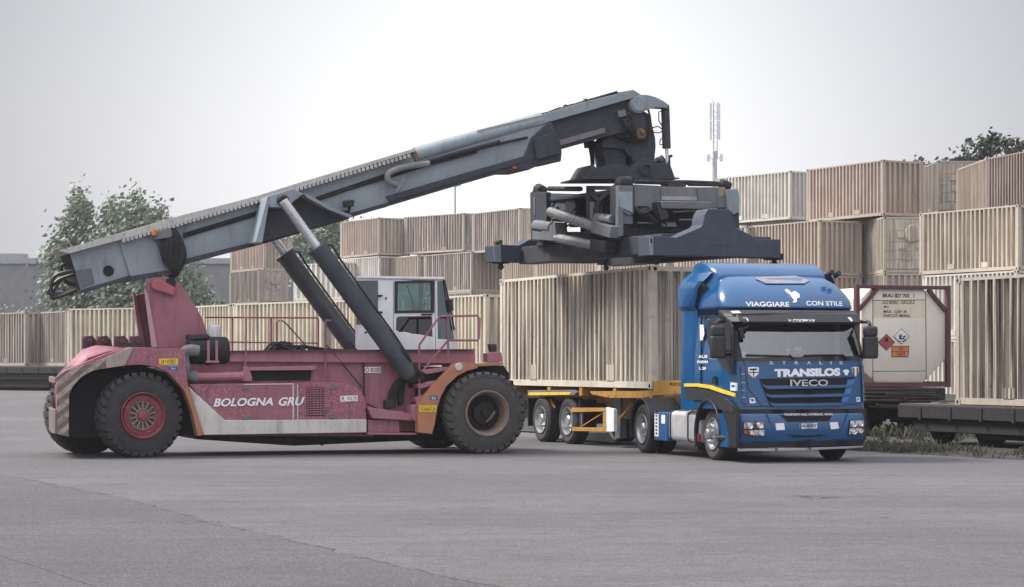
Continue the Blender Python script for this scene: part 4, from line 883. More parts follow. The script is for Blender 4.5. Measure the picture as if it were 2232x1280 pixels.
mb = MB(); mb.loft([[(S[0][0],cv0+0.05,z),(S[0][0]+0.04,cv0+0.05,z),(S[0][0]+0.54,cv1-0.05,z),(S[0][0]+0.5,cv1-0.05,z)] for z in (S[5][1],S[0][1])]); mb.prism_z([(S[5][0]+0.06,cv0+0.06),(S[4][0],cv0+0.06),(S[4][0],cv1-0.05),(S[5][0]+0.55,cv1-0.05)], S[5][1], S[5][1]+0.06); mb.prism_y([S[3],(S[3][0]-0.06,S[3][1]),(S[4][0]-0.06,S[4][1]),S[4]], cv0+0.05, cv1-0.05); build('cab_shell', mb, M_white, cb)
def fr(poly, t):
    c = Vector((sum(p[0] for p in poly)/len(poly), sum(p[1] for p in poly)/len(poly)))
    return [tuple(Vector(p)+(c-Vector(p)).normalized()*t) for p in poly]
mb = MB(); mb.prism_y(fr(W1,-0.03), cv0-0.02, cv0+0.0, [fr(W1,0.055)]); wf = build('window_frame', mb, M_black, cb, 0.004)
mb = MB(); mb.prism_y(W1, cv0+0.015, cv0+0.02); mb.prism_y(W3, cv0+0.015, cv0+0.02); build('window_pane', mb, M_glass, cb)
mb = MB(); mb.prism_y(W2, cv0+0.012, cv0+0.018); build('door_pane', mb, M_glassdk, cb)
mb = MB(); mb.prism_y(W1, cv1-0.03, cv1-0.025); mb.prism_y(W3, cv1-0.03, cv1-0.025); build('window_pane', mb, glassy('far_cab_glass', (0.62,0.80,0.79), 0.03), cb)
mb = MB(); mb.prism_y([S[1],S[2],S[3],(S[3][0]-0.015,S[3][1]),(S[2][0]-0.015,S[2][1])], cv0+0.06, cv1-0.06); build('windscreen', mb, M_glass, cb)
plate('side_shutter', [(777,612),(824,611.5),(824,707),(777,707)], cv0-0.015, cv0+0.0, paint('dull_grey_green', (0.095,0.108,0.115), 0.6, None, 0, 5, (0.05,0.05,0.05), 0.3), cb)
mb = MB()
for q in ((824,645),(824,681)): mb.tube([s3(q[0]-1,q[1],cv0-0.02), s3(q[0]+9,q[1],cv0-0.05)], 0.02, 6); mb.prism_y(sy([(q[0]+6,q[1]-2),(q[0]+10,q[1]-2),(q[0]+10,q[1]+2),(q[0]+6,q[1]+2)], cv0-0.06), cv0-0.06, cv0-0.02)
mb.prism_y(sy([(919,684),(943,684),(943,687.5),(919,687)], cv0-0.04), cv0-0.04, cv0-0.01); mb.prism_y(sy([(840,648),(843,648),(843,653),(840,653)], cv0-0.02), cv0-0.02, cv0); mb.prism_y(sy([(795,723),(800,723),(800,726),(795,726)], cv0-0.02), cv0-0.02, cv0)
build('door_handle', mb, M_black, cb)
mb = MB()
for q in ([(857,614),(858,614),(858,762),(857,762)], [(947.5,612),(948.5,612),(950,762),(949,762)]): mb.prism_y(sy(q, cv0-0.004), cv0-0.004, cv0)
build('door_seam', mb, M_greymetal, cb)
mb = MB(); a = RS.on_y(862,668,1.9); u0 = S[0][0]+0.75; zb = S[5][1]
mb.box(u0, u0+0.5, 1.30, 1.80, zb+0.35, zb+0.5); mb.box(u0-0.08, u0+0.06, 1.30, 1.80, zb+0.45, zb+1.06); mb.box(u0-0.05, u0+0.07, 1.4, 1.7, zb+1.06, zb+1.25); mb.box(u0+0.1,u0+0.4,1.4,1.7,zb+0.06,zb+0.35)
build('driver_seat', mb, M_turq, cb, 0.03)
mb = MB(); mb.tube([(S[1][0]-0.25,1.55,zb+0.4),(S[1][0]-0.42,1.55,zb+0.85)], 0.04, 8); mb.lathe([(0.19,-0.012),(0.21,0.0),(0.19,0.012),(0.17,0.0),(0.19,-0.012)], (S[1][0]-0.43,1.55,zb+0.87), (-0.5,0,0.85), 20); mb.box(S[1][0]-0.3,S[1][0]-0.02,1.3,1.8,zb+0.06,zb+0.5); mb.tube([(S[1][0]-0.75,1.3,zb+1.32),(S[1][0]-0.6,1.35,zb+0.95),(S[1][0]-0.52,1.4,zb+0.6)], 0.018, 5); build('controls', mb, M_black, cb)
mb = MB(); mb.tube([s3(968,610,cv0-0.02), s3(982,672,cv0-0.06), s3(990,720,cv0-0.06)], 0.022, 6); mb.prism_y(sy([(977,655),(986,652),(989,676),(981,680)], cv0-0.1), cv0-0.1, cv0+0.15); build('wiper_arm', mb, M_black, cb)
# --- handrails, cables
def rail(name, pts, v, r=0.019, cur=False): mb = MB(); P = [s3(px,py,v) for px,py in pts]; mb.tube(smooth_curve(P,5) if cur else P, r, 8); return build(name, mb, M_red if r > 0.0165 else M_black, st)
rail('handrail', [(446,692),(690,693),(694,697),(694,764)], 2.85); rail('handrail', [(490,746),(694,748)], 2.85, 0.017)
for px in (507, 536, 591): rail('handrail_post', [(px,693),(px,766)], 2.85)
rail('handrail_post', [(537,692),(536,697),(536,770),(534,800)], 0.24, 0.02); plate('post_foot', [(531,798),(541,798),(550,822),(550,831),(528,831),(528,822)], 0.2, 0.36, M_redpink, bevel=0.01)
rail('handrail_post', [(603,746),(603,702),(610,698)], 2.0); rail('handrail_post', [(709,700),(709,830)], 0.3, 0.02); rail('handrail_post', [(709,699),(722,699)], 0.3, 0.021)
rail('handrail', [(914,868),(914,752),(958,690),(1040,688),(1045,694),(1044,738),(1042,742),(976,742)], 0.1, 0.023)
rail('handrail_post', [(976,690),(977,790)], 0.1, 0.022); rail('handrail', [(975,744),(916,815)], 0.1, 0.022)
rail('stay_cable', [(613,698),(624,706),(668,755)], 2.0, 0.014); rail('stay_cable', [(711,752),(722,764),(790,846)], 0.33, 0.013); rail('stay_cable', [(762,745),(790,778),(793,800),(794,870)], 0.38, 0.015); rail('stay_cable', [(800,880),(846,903)], 0.3, 0.016)
mb = MB(); R_ = random.Random(8)
for i in range(26):
    cx = R_.uniform(592,672); w = R_.uniform(8,26); hgt = 18*(1-((cx-622)/70)**2) ; hgt = max(4, hgt); v = R_.uniform(0.8,1.8)
    mb.tube(smooth_curve([s3(cx-w,765,v), s3(cx-w*0.4,765-hgt*R_.uniform(0.6,1.1),v), s3(cx+w*0.5,765-hgt*R_.uniform(0.5,1),v+0.1), s3(cx+w*1.4,764,v)],4), R_.uniform(0.014,0.026), 6)
mb.tube(smooth_curve([s3(600,762,1.0), s3(660,756,1.0), s3(720,763,0.9), s3(775,764,0.9)],4), 0.03, 6); build('cable_pile', mb, M_black, st)
# ------------------------------------------------------------------ hanger, rotator and spreader
vh0, vh1 = 1.40, 2.02
hg = plate('hanger', [(1345,255),(1405,243),(1417,250),(1429,302),(1430,320),(1427,351),(1428,392),(1378,392),(1382,361),(1377,343),(1366,336),(1360,325),(1312,322),(1313,308),(1330,292)], vh0, vh1, M_boomdk, bevel=0.02)
plate('hanger_leg', [(1312,316),(1372,330),(1366,338),(1364,357),(1374,368),(1374,391),(1310,391),(1321,361)], vh0+0.12, vh1+0.1, M_boomdk, hg, bevel=0.02)
plate('hanger_cheek', [(1335,262),(1372,250),(1404,256),(1418,280),(1412,305),(1380,312),(1345,300)], vh0-0.12, vh0, M_grease, hg, bevel=0.015)
p = s3(1396,292,vh0-0.14); mb = MB(); mb.lathe([(0.0,-0.06),(0.10,-0.05),(0.13,0.0),(0.13,0.1)], p, (0,1,0), 16); build('hanger_pin', mb, M_rust, hg)
p = s3(1399,289,vh0-0.18); mb = MB(); mb.lathe([(0.0,0.06),(0.06,0.04),(0.07,-0.04),(0.0,-0.05)], p, (1,0,0.2), 10); build('hanger_lamp', mb, M_rust, hg)
p = s3(1350,250,v1+0.1); mb = MB(); R_ = random.Random(2)
for i in range(9): mb.tube(smooth_curve([s3(1352+R_.uniform(-4,22),252,v1+0.12), s3(1356+R_.uniform(0,30),275,v1), s3(1360+R_.uniform(0,35),300,v1+0.1)],4), 0.025, 6)
build('hose_bundle', mb, M_grease, hg)
mb = MB(); mb.tube([s3(1286,316,2.0), s3(1290,338,2.0), s3(1292,360,2.0)], 0.05, 8); mb.prism_y(sy([(1279,309),(1296,306),(1294,321),(1281,322)], 1.9), 1.9, 2.1); build('damper_link', mb, M_grease, hg)
R_ = random.Random(6); mb = MB()
for i in range(16): p = s3(1437+R_.uniform(-10,12),358+R_.uniform(-12,12),1.9+R_.uniform(0,0.3)); mb.lathe([(0,-0.09),(0.06,-0.06),(0.07,0.05),(0,0.08)], p, (R_.uniform(-1,1),R_.uniform(-1,1),R_.uniform(-1,1)), 8)
mb.tube([s3(1456,342,2.0), s3(1457,376,2.0)], 0.05, 8); mb.tube([s3(1452,342,1.95), s3(1465,340,1.95)], 0.03, 6); build('rotator_motor', mb, M_grease, hg)
plate('rotator_base', [(1274,388),(1288,364),(1293,358),(1300,366),(1308,371),(1322,360),(1345,357),(1366,362),(1372,366),(1398,345),(1404,343),(1430,352),(1446,371),(1458,350),(1467,374),(1472,388)], 1.25, 2.2, M_boomdk, hg, bevel=0.015)
plate('rotator_base', [(1272,386),(1480,387),(1481,390),(1272,390)], 1.0, 2.4, M_boomdk, hg)
p = s3(1407,370,1.25); mb = MB(); mb.lathe([(0.14,0.0),(0.14,-0.06),(0.10,-0.07),(0.09,-0.02),(0.0,-0.02)], p, (0,1,0), 20); o = build('base_boss', mb, M_boomdk, hg)

SY = radians(28); hub = RS.on_y(1372, 398, 1.70)
hx = RO[0]+hub[0]*cos(RY)-1.70*sin(RY); hy = RO[1]+hub[0]*sin(RY)+1.70*cos(RY)
SP = Frame((hx, hy), SY)
spm = Matrix.Translation((hub[0], 1.70, 0)) @ Matrix.Rotation(SY-RY, 4, 'Z')
def qy(pts, y): return [SP.on_y(px, py, y) for px, py in pts]
def q3(px, py, y): a = SP.on_y(px, py, y); return Vector((a[0], y, a[1]))
def x3(px, py, x): a = SP.on_x(px, py, x); return Vector((x, a[0], a[1]))
ye, yf = -1.5, 2.0
zt0 = SP.on_y(1350,406,ye)[1]; zb0 = SP.on_y(1350,515,ye)[1]
xl, xr = SP.on_y(1348,450,ye)[0], SP.on_y(1609,450,ye)[0]
f = MB()
f.box(xl, xl+0.30, ye+0.02, ye+0.35, zb0, zt0); f.box(xr-0.28, xr, ye+0.02, ye+0.4, zb0+0.15, zt0-0.05)
f.box(xl, xl+0.18, yf-0.3, yf, zb0-0.05, zt0); f.box(xr-0.3, xr, yf-0.3, yf, zb0, zt0)
f.box(xl+0.05, xr, ye+0.35, yf, zt0-0.12, zt0-0.04); f.box(xl+0.3, xr, ye+0.4, yf-0.3, zb0+0.05, zb0+0.2)
f.box(xl+0.55, xr-0.35, -0.6, 0.9, zb0+0.1, zt0-0.1)
spd = build('spreader', f, M_boomdk, st, 0.015); spd.matrix_local = spm
def yp(name, pts, y0, y1, mat, bevel=0.008, parent=spd): return build(name, MB().prism_y(qy(pts, y0), y0, y1), mat, parent, bevel)
def xp(name, pts, x0, x1, mat, bevel=0.008, parent=spd): return build(name, MB().prism_x([SP.on_x(px, py, x0) for px, py in pts], x0, x1), mat, parent, bevel)
# near end face: greasy grey steel blocks, mast plate, guard
yp('end_block', [(1348,405),(1380,405),(1382,466),(1372,470),(1349,457)], ye-0.10, ye+0.02, M_greymetal)
yp('end_block', [(1347,458),(1374,470),(1380,467),(1380,489),(1347,488)], ye-0.05, ye+0.02, M_greymetal)
yp('end_plate', [(1350,418),(1378,418),(1379,464),(1352,452)], ye-0.12, ye-0.10, M_boomlt)
yp('end_block', [(1383,402),(1440,405),(1440,440),(1422,459),(1410,450),(1383,450)], ye-0.04, ye+0.2, M_greymetal)
yp('end_block', [(1441,407),(1521,408),(1521,438),(1441,436)], ye-0.02, ye+0.3, paint('brown_greasy_steel', (0.17,0.165,0.165), 0.5, None, 0, 8, (0.07,0.06,0.06), 0.7))
yp('worn_strip', [(1442,428),(1520,429),(1520,438),(1442,436.5)], ye-0.026, ye-0.02, paint('bare_worn_steel', (0.34,0.33,0.32), 0.5, None, 0, 8, (0.14,0.12,0.11), 0.7))
yp('end_block', [(1522,408),(1562,408),(1562,454),(1522,453)], ye-0.06, ye+0.3, M_greymetal)
yp('end_block', [(1562.5,408),(1581,408),(1581,453),(1562.5,453)], ye-0.07, ye+0.3, M_greymetal)
yp('rust_patch', [(1565,408.5),(1580,408.5),(1579,424),(1570,430),(1565,428)], ye-0.074, ye-0.07, paint('tan_rust', (0.28,0.20,0.13), 0.8))
yp('end_guard', [(1583,413),(1609,412),(1612,432),(1611,461),(1600,468),(1586,455)], ye-0.14, ye+0.0, M_boom)
yp('end_guard', [(1588,455),(1611,462),(1612,497),(1592,494)], ye-0.05, ye+0.3, M_boomdk)
mb = MB(); a = q3(1438,447,ye-0.2); b_ = q3(1545,449,ye-0.2); mb.bar(a, b_, 0.2, 0.16); o = build('shift_beam', mb, M_greymetal, spd, 0.02)
yp('shift_bracket', [(1432,440),(1450,440),(1458,475),(1440,480)], ye-0.25, ye-0.05, M_boomdk)
mb = MB(); mb.tube([q3(1395,455,ye-0.12), q3(1412,470,ye-0.2), q3(1432,485,ye-0.15)], 0.05, 6); mb.tube(smooth_curve([q3(1384,452,ye-0.1), q3(1400,466,ye-0.22), q3(1424,458,ye-0.18), q3(1438,490,ye-0.12)]), 0.045, 6); mb.tube(smooth_curve([q3(1440,455,ye-0.15), q3(1446,470,ye-0.2), q3(1452,492,ye-0.15)]), 0.03, 6); mb.lathe([(0,-0.1),(0.09,-0.08),(0.1,0.08),(0,0.1)], q3(1402,464,ye-0.15), (1,0,0.3), 10)
build('hose_bundle', mb, M_grease, spd)
mb = MB(); mb.bar(q3(1390,486,ye-0.1), q3(1472,487,ye-0.1), 0.05, 0.03); mb.bar(q3(1442,491,ye-0.14), q3(1473,492,ye-0.14), 0.06, 0.05); mb.bar(q3(1466,462,ye-0.2), q3(1545,459,ye-0.2), 0.06, 0.03); mb.bar(q3(1480,479,ye-0.2), q3(1532,479,ye-0.2), 0.06, 0.03); build('guide_rail', mb, M_greymetal, spd, 0.004)
# top pipes along the near end and far end
mb = MB(); mb.tube([q3(1383,396,ye+0.15), q3(1455,398,ye+0.15), q3(1500,398,ye+0.15), q3(1570,401,ye+0.15)], 0.055, 8); mb.tube([q3(1500,403,ye+0.1), q3(1575,404,ye+0.1)], 0.03, 6); build('top_pipe', mb, M_grease, spd)
mb = MB(); p = q3(1361,399,ye+0.15); mb.lathe([(0,-0.18),(0.13,-0.15),(0.15,0.12),(0,0.16)], p, (1,0,0), 12); p = q3(1580,404,ye+0.1); mb.lathe([(0,-0.15),(0.10,-0.1),(0.12,0.1),(0,0.14)], p, (1,0,-0.4), 10); build('pipe_clamp', mb, M_grease, spd)
yp('top_block', [(1456,394),(1496,395),(1496,407),(1456,406)], ye+0.1, ye+0.4, M_boomdk)
# left (long) side seen obliquely
xp('far_post', [(1155,421),(1160,417),(1190,419),(1192,470),(1186,525),(1157,525)], xl-0.02, xl+0.10, M_boomdk)
xp('far_post_edge', [(1163,430),(1166,430),(1166,470),(1163,470)], xl-0.035, xl-0.02, M_greymetal)
mb = MB(); mb.tube([x3(1196,411.5,xl+0.1), x3(1266,412,xl+0.1)], 0.055, 8); mb.lathe([(0,-0.2),(0.12,-0.1),(0.14,0.1),(0,0.2)], x3(1178,415,xl+0.1), (0,1,0.2), 10); build('top_pipe', mb, M_grease, spd)
xp('side_web', [(1193,421),(1270,423),(1270,462),(1193,460)], xl+0.9, xl+1.0, M_spread)
xp('side_frame', [(1277,405),(1345,405),(1345,414),(1284,414),(1284,480),(1277,480)], xl+0.05, xl+0.16, M_boomdk)
mb = MB(); mb.bar(x3(1290,418,xl+0.1), x3(1310,440,xl+0.1), 0.1, 0.1); mb.bar(x3(1345,405,xl+0.1), x3(1305,440,xl+0.1), 0.1, 0.1); mb.bar(x3(1307,438,xl+0.1), x3(1303,470,xl+0.1), 0.1, 0.1); mb.bar(x3(1345,408,xl), x3(1352,460,xl), 0.08, 0.08); build('side_brace', mb, M_boomdk, spd, 0.01)
xp('side_plate', [(1285,440),(1291,440),(1291,478),(1285,478)], xl-0.02, xl+0.05, M_greymetal)
xp('side_plate', [(1341,454),(1347,450),(1347,515),(1341,510)], xl-0.08, xl+0.05, M_greymetal)
mb = MB(); mb.tube([x3(1200,462,xl-0.12), x3(1288,492,xl-0.12), x3(1300,496,xl-0.12)], [0.11,0.11,0.10], 12); mb.tube([x3(1306,486,xl-0.1), x3(1320,468,xl-0.1)], 0.03, 5); o = build('shift_cylinder', mb, paint('greasy_bright_tube', (0.22,0.22,0.22), 0.35, None, 0, 10, (0.06,0.055,0.05), 0.95, (5,5,2), metal=0.4), spd)
mb = MB(); mb.bar(x3(1300,495,xl-0.12), x3(1342,507,xl-0.12), 0.26, 0.24); mb.prism_x([SP.on_x(px,py,xl-0.16) for px,py in ((1284,489),(1296,465),(1302,492))], xl-0.16, xl-0.1); build('cylinder_head', mb, M_greymetal, o, 0.01)
mb = MB(); mb.tube([x3(1305,474,xl-0.05), x3(1335,478,xl-0.05)], 0.09, 10); build('accumulator', mb, M_alu, spd)
mb = MB(); mb.tube([x3(1214,519,xl-0.12), x3(1300,535,xl-0.12)], 0.10, 12); o = build('shift_cylinder', mb, bpy.data.materials['greasy_bright_tube'], spd)
mb = MB(); mb.bar(x3(1298,535,xl-0.12), x3(1331,540,xl-0.12), 0.28, 0.26); build('cylinder_head', mb, M_grease, o, 0.02)
mb = MB(); mb.prism_x([SP.on_x(px,py,xl-0.2) for px,py in ((1160,504),(1178,506),(1200,490),(1208,484),(1213,520),(1208,526),(1160,522))], xl-0.2, xl+0.1); mb.tube([x3(1168,492,xl-0.1), x3(1205,497,xl-0.1)], 0.13, 12); build('shift_housing', mb, M_greymetal, spd, 0.012)
mb = MB(); R_ = random.Random(12)
for i in range(16):
    a = R_.uniform(1200,1335); b_ = R_.uniform(425,515); xx = xl+R_.uniform(0.1,0.6); mb.tube(smooth_curve([x3(a,b_,xx), x3(a+R_.uniform(-25,25),b_+R_.uniform(-15,15),xx-0.1), x3(a+R_.uniform(-40,40),b_+R_.uniform(-25,25),xx)],4), R_.uniform(0.015,0.035), 5)
for i in range(7): p = x3(R_.uniform(1205,1330), R_.uniform(440,505), xl+R_.uniform(0.1,0.5)); mb.obox(p, (R_.uniform(.15,.35),)*3, Matrix.Rotation(R_.uniform(0,3),3,'Z'))
mb.bar(x3(1234,482,xl-0.02), x3(1233,512,xl-0.02), 0.04, 0.04); mb.bar(x3(1242,465,xl), x3(1258,450,xl), 0.03, 0.03); build('hose_bundle', mb, M_grease, spd)
# telescoping beams to the two end beams
mb = MB(); zA = zb0-0.02; zB = zb0-0.40
for x0 in (xl+0.12, xr-0.6): mb.box(x0, x0+0.42, -3.0, 3.05, zB, zA)
build('telescopic_beam', mb, M_boomdk, spd, 0.015)
mb = MB(); mb.box(xl+0.05, xr-0.1, ye, yf, zA+0.02, zA+0.2); build('lower_frame', mb, M_grease, spd, 0.01)
yn, yfar = -3.15, 3.15
eb = yp('end_beam', [(1416,515),(1438,514.5),(1474,518),(1526,496),(1532,491),(1536,468),(1544,455.5),(1589,455.5),(1595,466),(1605,496),(1652,521),(1701.5,522),(1701.5,564),(1672,562),(1486,558),(1416,557)], yn-0.22, yn+0.22, M_spread, 0.012)
yp('end_beam_cap', [(1416,517),(1424,516),(1424,556),(1417,556)], yn-0.235, yn-0.22, M_boom, 0.003, eb)
yp('slot', [(1417.5,520),(1422,520),(1422,530),(1418,530)], yn-0.24, yn-0.235, M_void, 0, eb)
yp('weld_seam', [(1540,534),(1598,534.5),(1598,535.5),(1540,535)], yn-0.225, yn-0.22, M_boomdk, 0, eb)
def twist(px, py, y, par, big=True):
    p = q3(px, py, y); mb = MB(); mb.box(p.x-0.16, p.x+0.14, y-0.14, y+0.14, p.z-0.03, p.z+0.1); mb.cyl(p, p-Vector((0,0,0.09)), 0.05, 10); mb.loft([[(p.x-0.05,y-0.09,p.z-0.08),(p.x+0.05,y-0.09,p.z-0.08),(p.x+0.05,y+0.09,p.z-0.08),(p.x-0.05,y+0.09,p.z-0.08)],[(p.x-0.02,y-0.03,p.z-0.17),(p.x+0.02,y-0.03,p.z-0.17),(p.x+0.02,y+0.03,p.z-0.17),(p.x-0.02,y+0.03,p.z-0.17)]])
    build('twistlock', mb, M_grease, par, 0.006)
twist(1430,559,yn,eb); twist(1687,564,yn,eb)
eb2 = yp('end_beam', [(1076,535),(1092,533.5),(1131,535),(1155,522),(1190,523),(1202,505),(1262,505),(1272,530),(1318,545),(1336,549),(1336,568),(1308,574),(1078,571)], yfar-0.22, yfar+0.22, M_spread, 0.012)
yp('end_beam_cap', [(1076,536),(1091,534),(1093,571),(1079,571)], yfar-0.24, yfar-0.22, M_boom, 0.003, eb2)
yp('side_plate', [(1227,536),(1236,536),(1236,562),(1227,562)], yfar-0.26, yfar-0.22, M_greymetal, 0.004, eb2)
mb = MB(); p = q3(1142,550,yfar-0.23); mb.lathe([(0.1,0.0),(0.1,-0.06),(0.07,-0.07),(0,-0.07)], p, (0,1,0), 14); build('beam_boss', mb, M_boomdk, eb2)
twist(1092,572,yfar,eb2); twist(1321,575,yfar,eb2)
yp('signal_lamp', [(1080,526),(1086,526),(1086,534),(1080,534)], yfar-0.1, yfar+0.02, M_redlamp, 0.006, eb2); yp('signal_lamp', [(1087,523),(1096,523),(1096,534),(1087,534)], yfar-0.1, yfar+0.05, M_green, 0.006, eb2)
0 and yp('end_housing', [(1160,470),(1200,460),(1345,492),(1345,520),(1330,545),(1160,528)], yfar-0.5, yfar-0.3, M_grease, 0.02)
# ------------------------------------------------------------------ tractor unit
TY = radians(17); TO = (4.02, 41.5); TF = Frame(TO, TY); TW = 2.78
tr = thing('truck_tractor', 'bright blue high-roof truck tractor facing the camera under the raised spreader', 'truck', (TO[0], TO[1], 0), TY)
def zf(py, y=0.1): return TF.on_y(1745, py, y)[1]
def xf(px, y=0.1): return TF.on_y(px, 850, y)[0]
def smth(a, b, t): t = min(max((t-a)/(b-a), 0), 1); return t*t*(3-2*t)
zBT, zG0, zG1, zW1, zV1, zR = zf(900), zf(892), zf(783), zf(705), zf(676), zf(598,0.9)
# front profile: depth of the front face against height; half widths; back line
def fy(z):
    P = [(0.2,0.10),(zBT,0.06),(zG0,0.07),(zG1,0.12),(zW1,0.36),(zV1,0.50),(zV1+0.22,0.62),(zR-0.22,0.88),(zR-0.08,1.15),(zR+0.02,1.5),(zR+0.10,2.0)]
    for (a, b), (c, d) in zip(P[:-1], P[1:]):
        if z <= c: t = (z-a)/(c-a); return b+(d-b)*max(t, 0)
    return P[-1][1]
def inset(z): return 0.02+0.03*smth(zG1, zW1, z)+0.30*smth(zV1+0.05, zR+0.08, z)**1.6
def bulge(x): u = (x-TW/2)/(TW/2); return 0.13*u*u+0.05*u**4
def cab_ring(z, back=2.25, out=0.0):
    i0 = inset(z); r = 0.20; x0, x1 = i0-out, TW-i0+out; f0 = fy(z)-out; pts = []
    nS = 8
    for k in range(nS): pts.append((x0, back+(f0+bulge(x0)+r-back)*k/(nS-1)))
    for k in range(1, 6): a = pi/2*k/6; pts.append((x0+r*(1-cos(a)), f0+bulge(x0+r*(1-cos(a)))+r*(1-sin(a))))
    for k in range(0, 15): x = x0+r+(x1-x0-2*r)*k/14; pts.append((x, f0+bulge(x)))
    for k in range(5, 0, -1): a = pi/2*k/6; pts.append((x1-r*(1-cos(a)), f0+bulge(x1-r*(1-cos(a)))+r*(1-sin(a))))
    for k in range(nS): pts.append((x1, f0+bulge(x1)+r+(back-f0-bulge(x1)-r)*k/(nS-1)))
    return [(x, y, z) for x, y in pts]
def fsurf(x, z, off=0.0):
    u = min(max(x, 0.03), TW-0.03); e = 0
    i0 = inset(z); r = 0.2; xl_ = i0+r; xr_ = TW-i0-r
    if u < xl_: d = min((xl_-u)/r, 1); e = r*(1-sqrt(max(1-d*d, 0)))
    if u > xr_: d = min((u-xr_)/r, 1); e = r*(1-sqrt(max(1-d*d, 0)))
    return fy(z)+bulge(u)+e-off
zs_low = [zG0, zG0+0.05, (zG0+zG1)/2, zG1-0.02, zG1]
def shell(zs, keep=None): m = MB(); rings = [cab_ring(z) for z in zs]; m.loft(rings, closed=True, cap=False); return m
body = MB(); body.loft([cab_ring(z) for z in zs_low], True, False)
# middle band with openings for windscreen and door windows
nR = len(cab_ring(zG1)); zs_mid = [zG1+(zV1-zG1)*i/6 for i in range(7)]
rings = [cab_ring(z) for z in zs_mid]; glass = MB(); sideg = MB(); n = nR
iA, iB = 8+1, n-8-2    # front segment (between the corner pillars)
for j in range(6):
    for i in range(n):
        k = (i+1) % n; quad = [rings[j][i], rings[j][k], rings[j+1][k], rings[j+1][i]]
        front = iA+1 <= i < iB-1 and j < 5
        sideL = 4 <= i < 7 and j < 5; sideR = n-8 <= i < n-5 and j < 5
        (glass if front else sideg if (sideL or sideR) else body).add(quad, [(0,1,2,3)])
zs_roof = [zV1+(zR+0.08-zV1)*t for t in (0, 0.12, 0.25, 0.4, 0.55, 0.68, 0.8, 0.88, 0.94, 0.98, 1.0)]
body.loft([cab_ring(z) for z in zs_roof], True, True)
cb = build('cab', body, M_blue, tr, 0, smooth=40, weld=True)
build('windscreen', glass, M_wind, cb, smooth=60, weld=True); build('side_window', sideg, M_glassdk, cb, smooth=60, weld=True)
fl = MB(); fl.loft([[(x, y, zG0) for x, y, _ in cab_ring(zG0)], [(x, y, zG0-0.01) for x, y, _ in cab_ring(zG0)]], True, True); build('cab_floor', fl, M_black, cb)
# things that follow the curved front: polygon in photo pixels -> (x,z) -> front surface
def fpoly(pts, yg=0.12): return [TF.on_y(px, py, yg) for px, py in pts]
def dens(poly, step=0.12):
    out = []
    for a, b in zip(poly, poly[1:]+poly[:1]):
        d = sqrt((a[0]-b[0])**2+(a[1]-b[1])**2); m = max(1, int(d/step))
        for i in range(m): out.append((a[0]+(b[0]-a[0])*i/m, a[1]+(b[1]-a[1])*i/m))
    return out
def on_front(mb, poly, o0, o1, surf=fsurf):
    """solid patch lying on the front surface, between offsets o0 (inner) and o1 (outer); cut in vertical strips so it follows the bow"""
    xs = [p[0] for p in poly]; xa, xb = min(xs), max(xs); n_ = max(1, int((xb-xa)/0.16))
    def clip(pl, axis_x, keep_less):
        out = []
        for a, b in zip(pl, pl[1:]+pl[:1]):
            ia = (a[0] <= axis_x+1e-9) if keep_less else (a[0] >= axis_x-1e-9); ib = (b[0] <= axis_x+1e-9) if keep_less else (b[0] >= axis_x-1e-9)
            if ia: out.append(a)
            if ia != ib: t = (axis_x-a[0])/(b[0]-a[0]); out.append((axis_x, a[1]+(b[1]-a[1])*t))
        return out
    for i in range(n_):
        p = poly
        if i > 0: p = clip(p, xa+(xb-xa)*i/n_, False)
        if i < n_-1 and p: p = clip(p, xa+(xb-xa)*(i+1)/n_, True)
        if len(p) < 3: continue
        m_ = len(p); vs = [(x, surf(x, z, o0), z) for x, z in p]+[(x, surf(x, z, o1), z) for x, z in p]
        mb.add(vs, [tuple(range(m_)), tuple(range(2*m_-1, m_-1, -1))]+[(k, (k+1) % m_, (k+1) % m_+m_, k+m_) for k in range(m_)])
    return mb
def fpart(name, polys, o0, o1, mat, parent=None, yg=0.12, surf=fsurf, bevel=0):
    mb = MB()
    for p in polys: on_front(mb, fpoly(p, yg), o0, o1, surf)
    return build(name, mb, mat, parent or cb, bevel, smooth=20, weld=True)
def ftext(body_, tl, br, mat, off, parent=None, yg=0.12, bold=0.0, shear=0.0, surf=fsurf, slope=0):
    x0, z1 = TF.on_y(tl[0], tl[1], yg); x1, z0 = TF.on_y(br[0], br[1], yg); mb = MB()
    add_text(mb, body_, lambda a, b: (x0+(x1-x0)*a, surf(x0+(x1-x0)*a, z0+(z1-z0)*b+slope*a, off), z0+(z1-z0)*b+slope*a), bold, shear)
    return build('lettering', mb, mat, parent or cb, smooth=0)
# pillars, visor, windscreen surround
fpart('windscreen_surround', [[(1600,704),(1886,697),(1887,704),(1603,714)], [(1602,780),(1888,776),(1890,786),(1600,787)], [(1601,706),(1612,706),(1617,782),(1602,786)], [(1872,700),(1884,700),(1892,782),(1884,782)]], -0.02, 0.02, M_dkgrey, yg=0.25)
vz = [(zf(706,0.3),0.17),(zf(702,0.3),0.27),(zf(684,0.3),0.24),(zf(676,0.3),0.06)]
mb = MB()
xs_ = [0.03+(TW-0.06)*i/16 for i in range(17)]
mb.loft([[(x, fsurf(x, z, o_), z) for z, o_ in vz] + [(x, fsurf(x, z, 0.02), z) for z, o_ in reversed(vz)] for x in xs_], True, True)
vis = build('sun_visor', mb, M_dkgrey, cb, smooth=25)
def vsurf(x, z, off=0.0): return fsurf(x, z, 0.26+off)
mb = MB(); 
def vz_front(z):
    for (a, b), (c, d) in zip(vz[:-1], vz[1:]):
        if z <= c: return b+(d-b)*(z-a)/(c-a)
    return vz[-1][1]
def vs2(x, z, off=0.0): return fsurf(x, z, vz_front(z)+off)
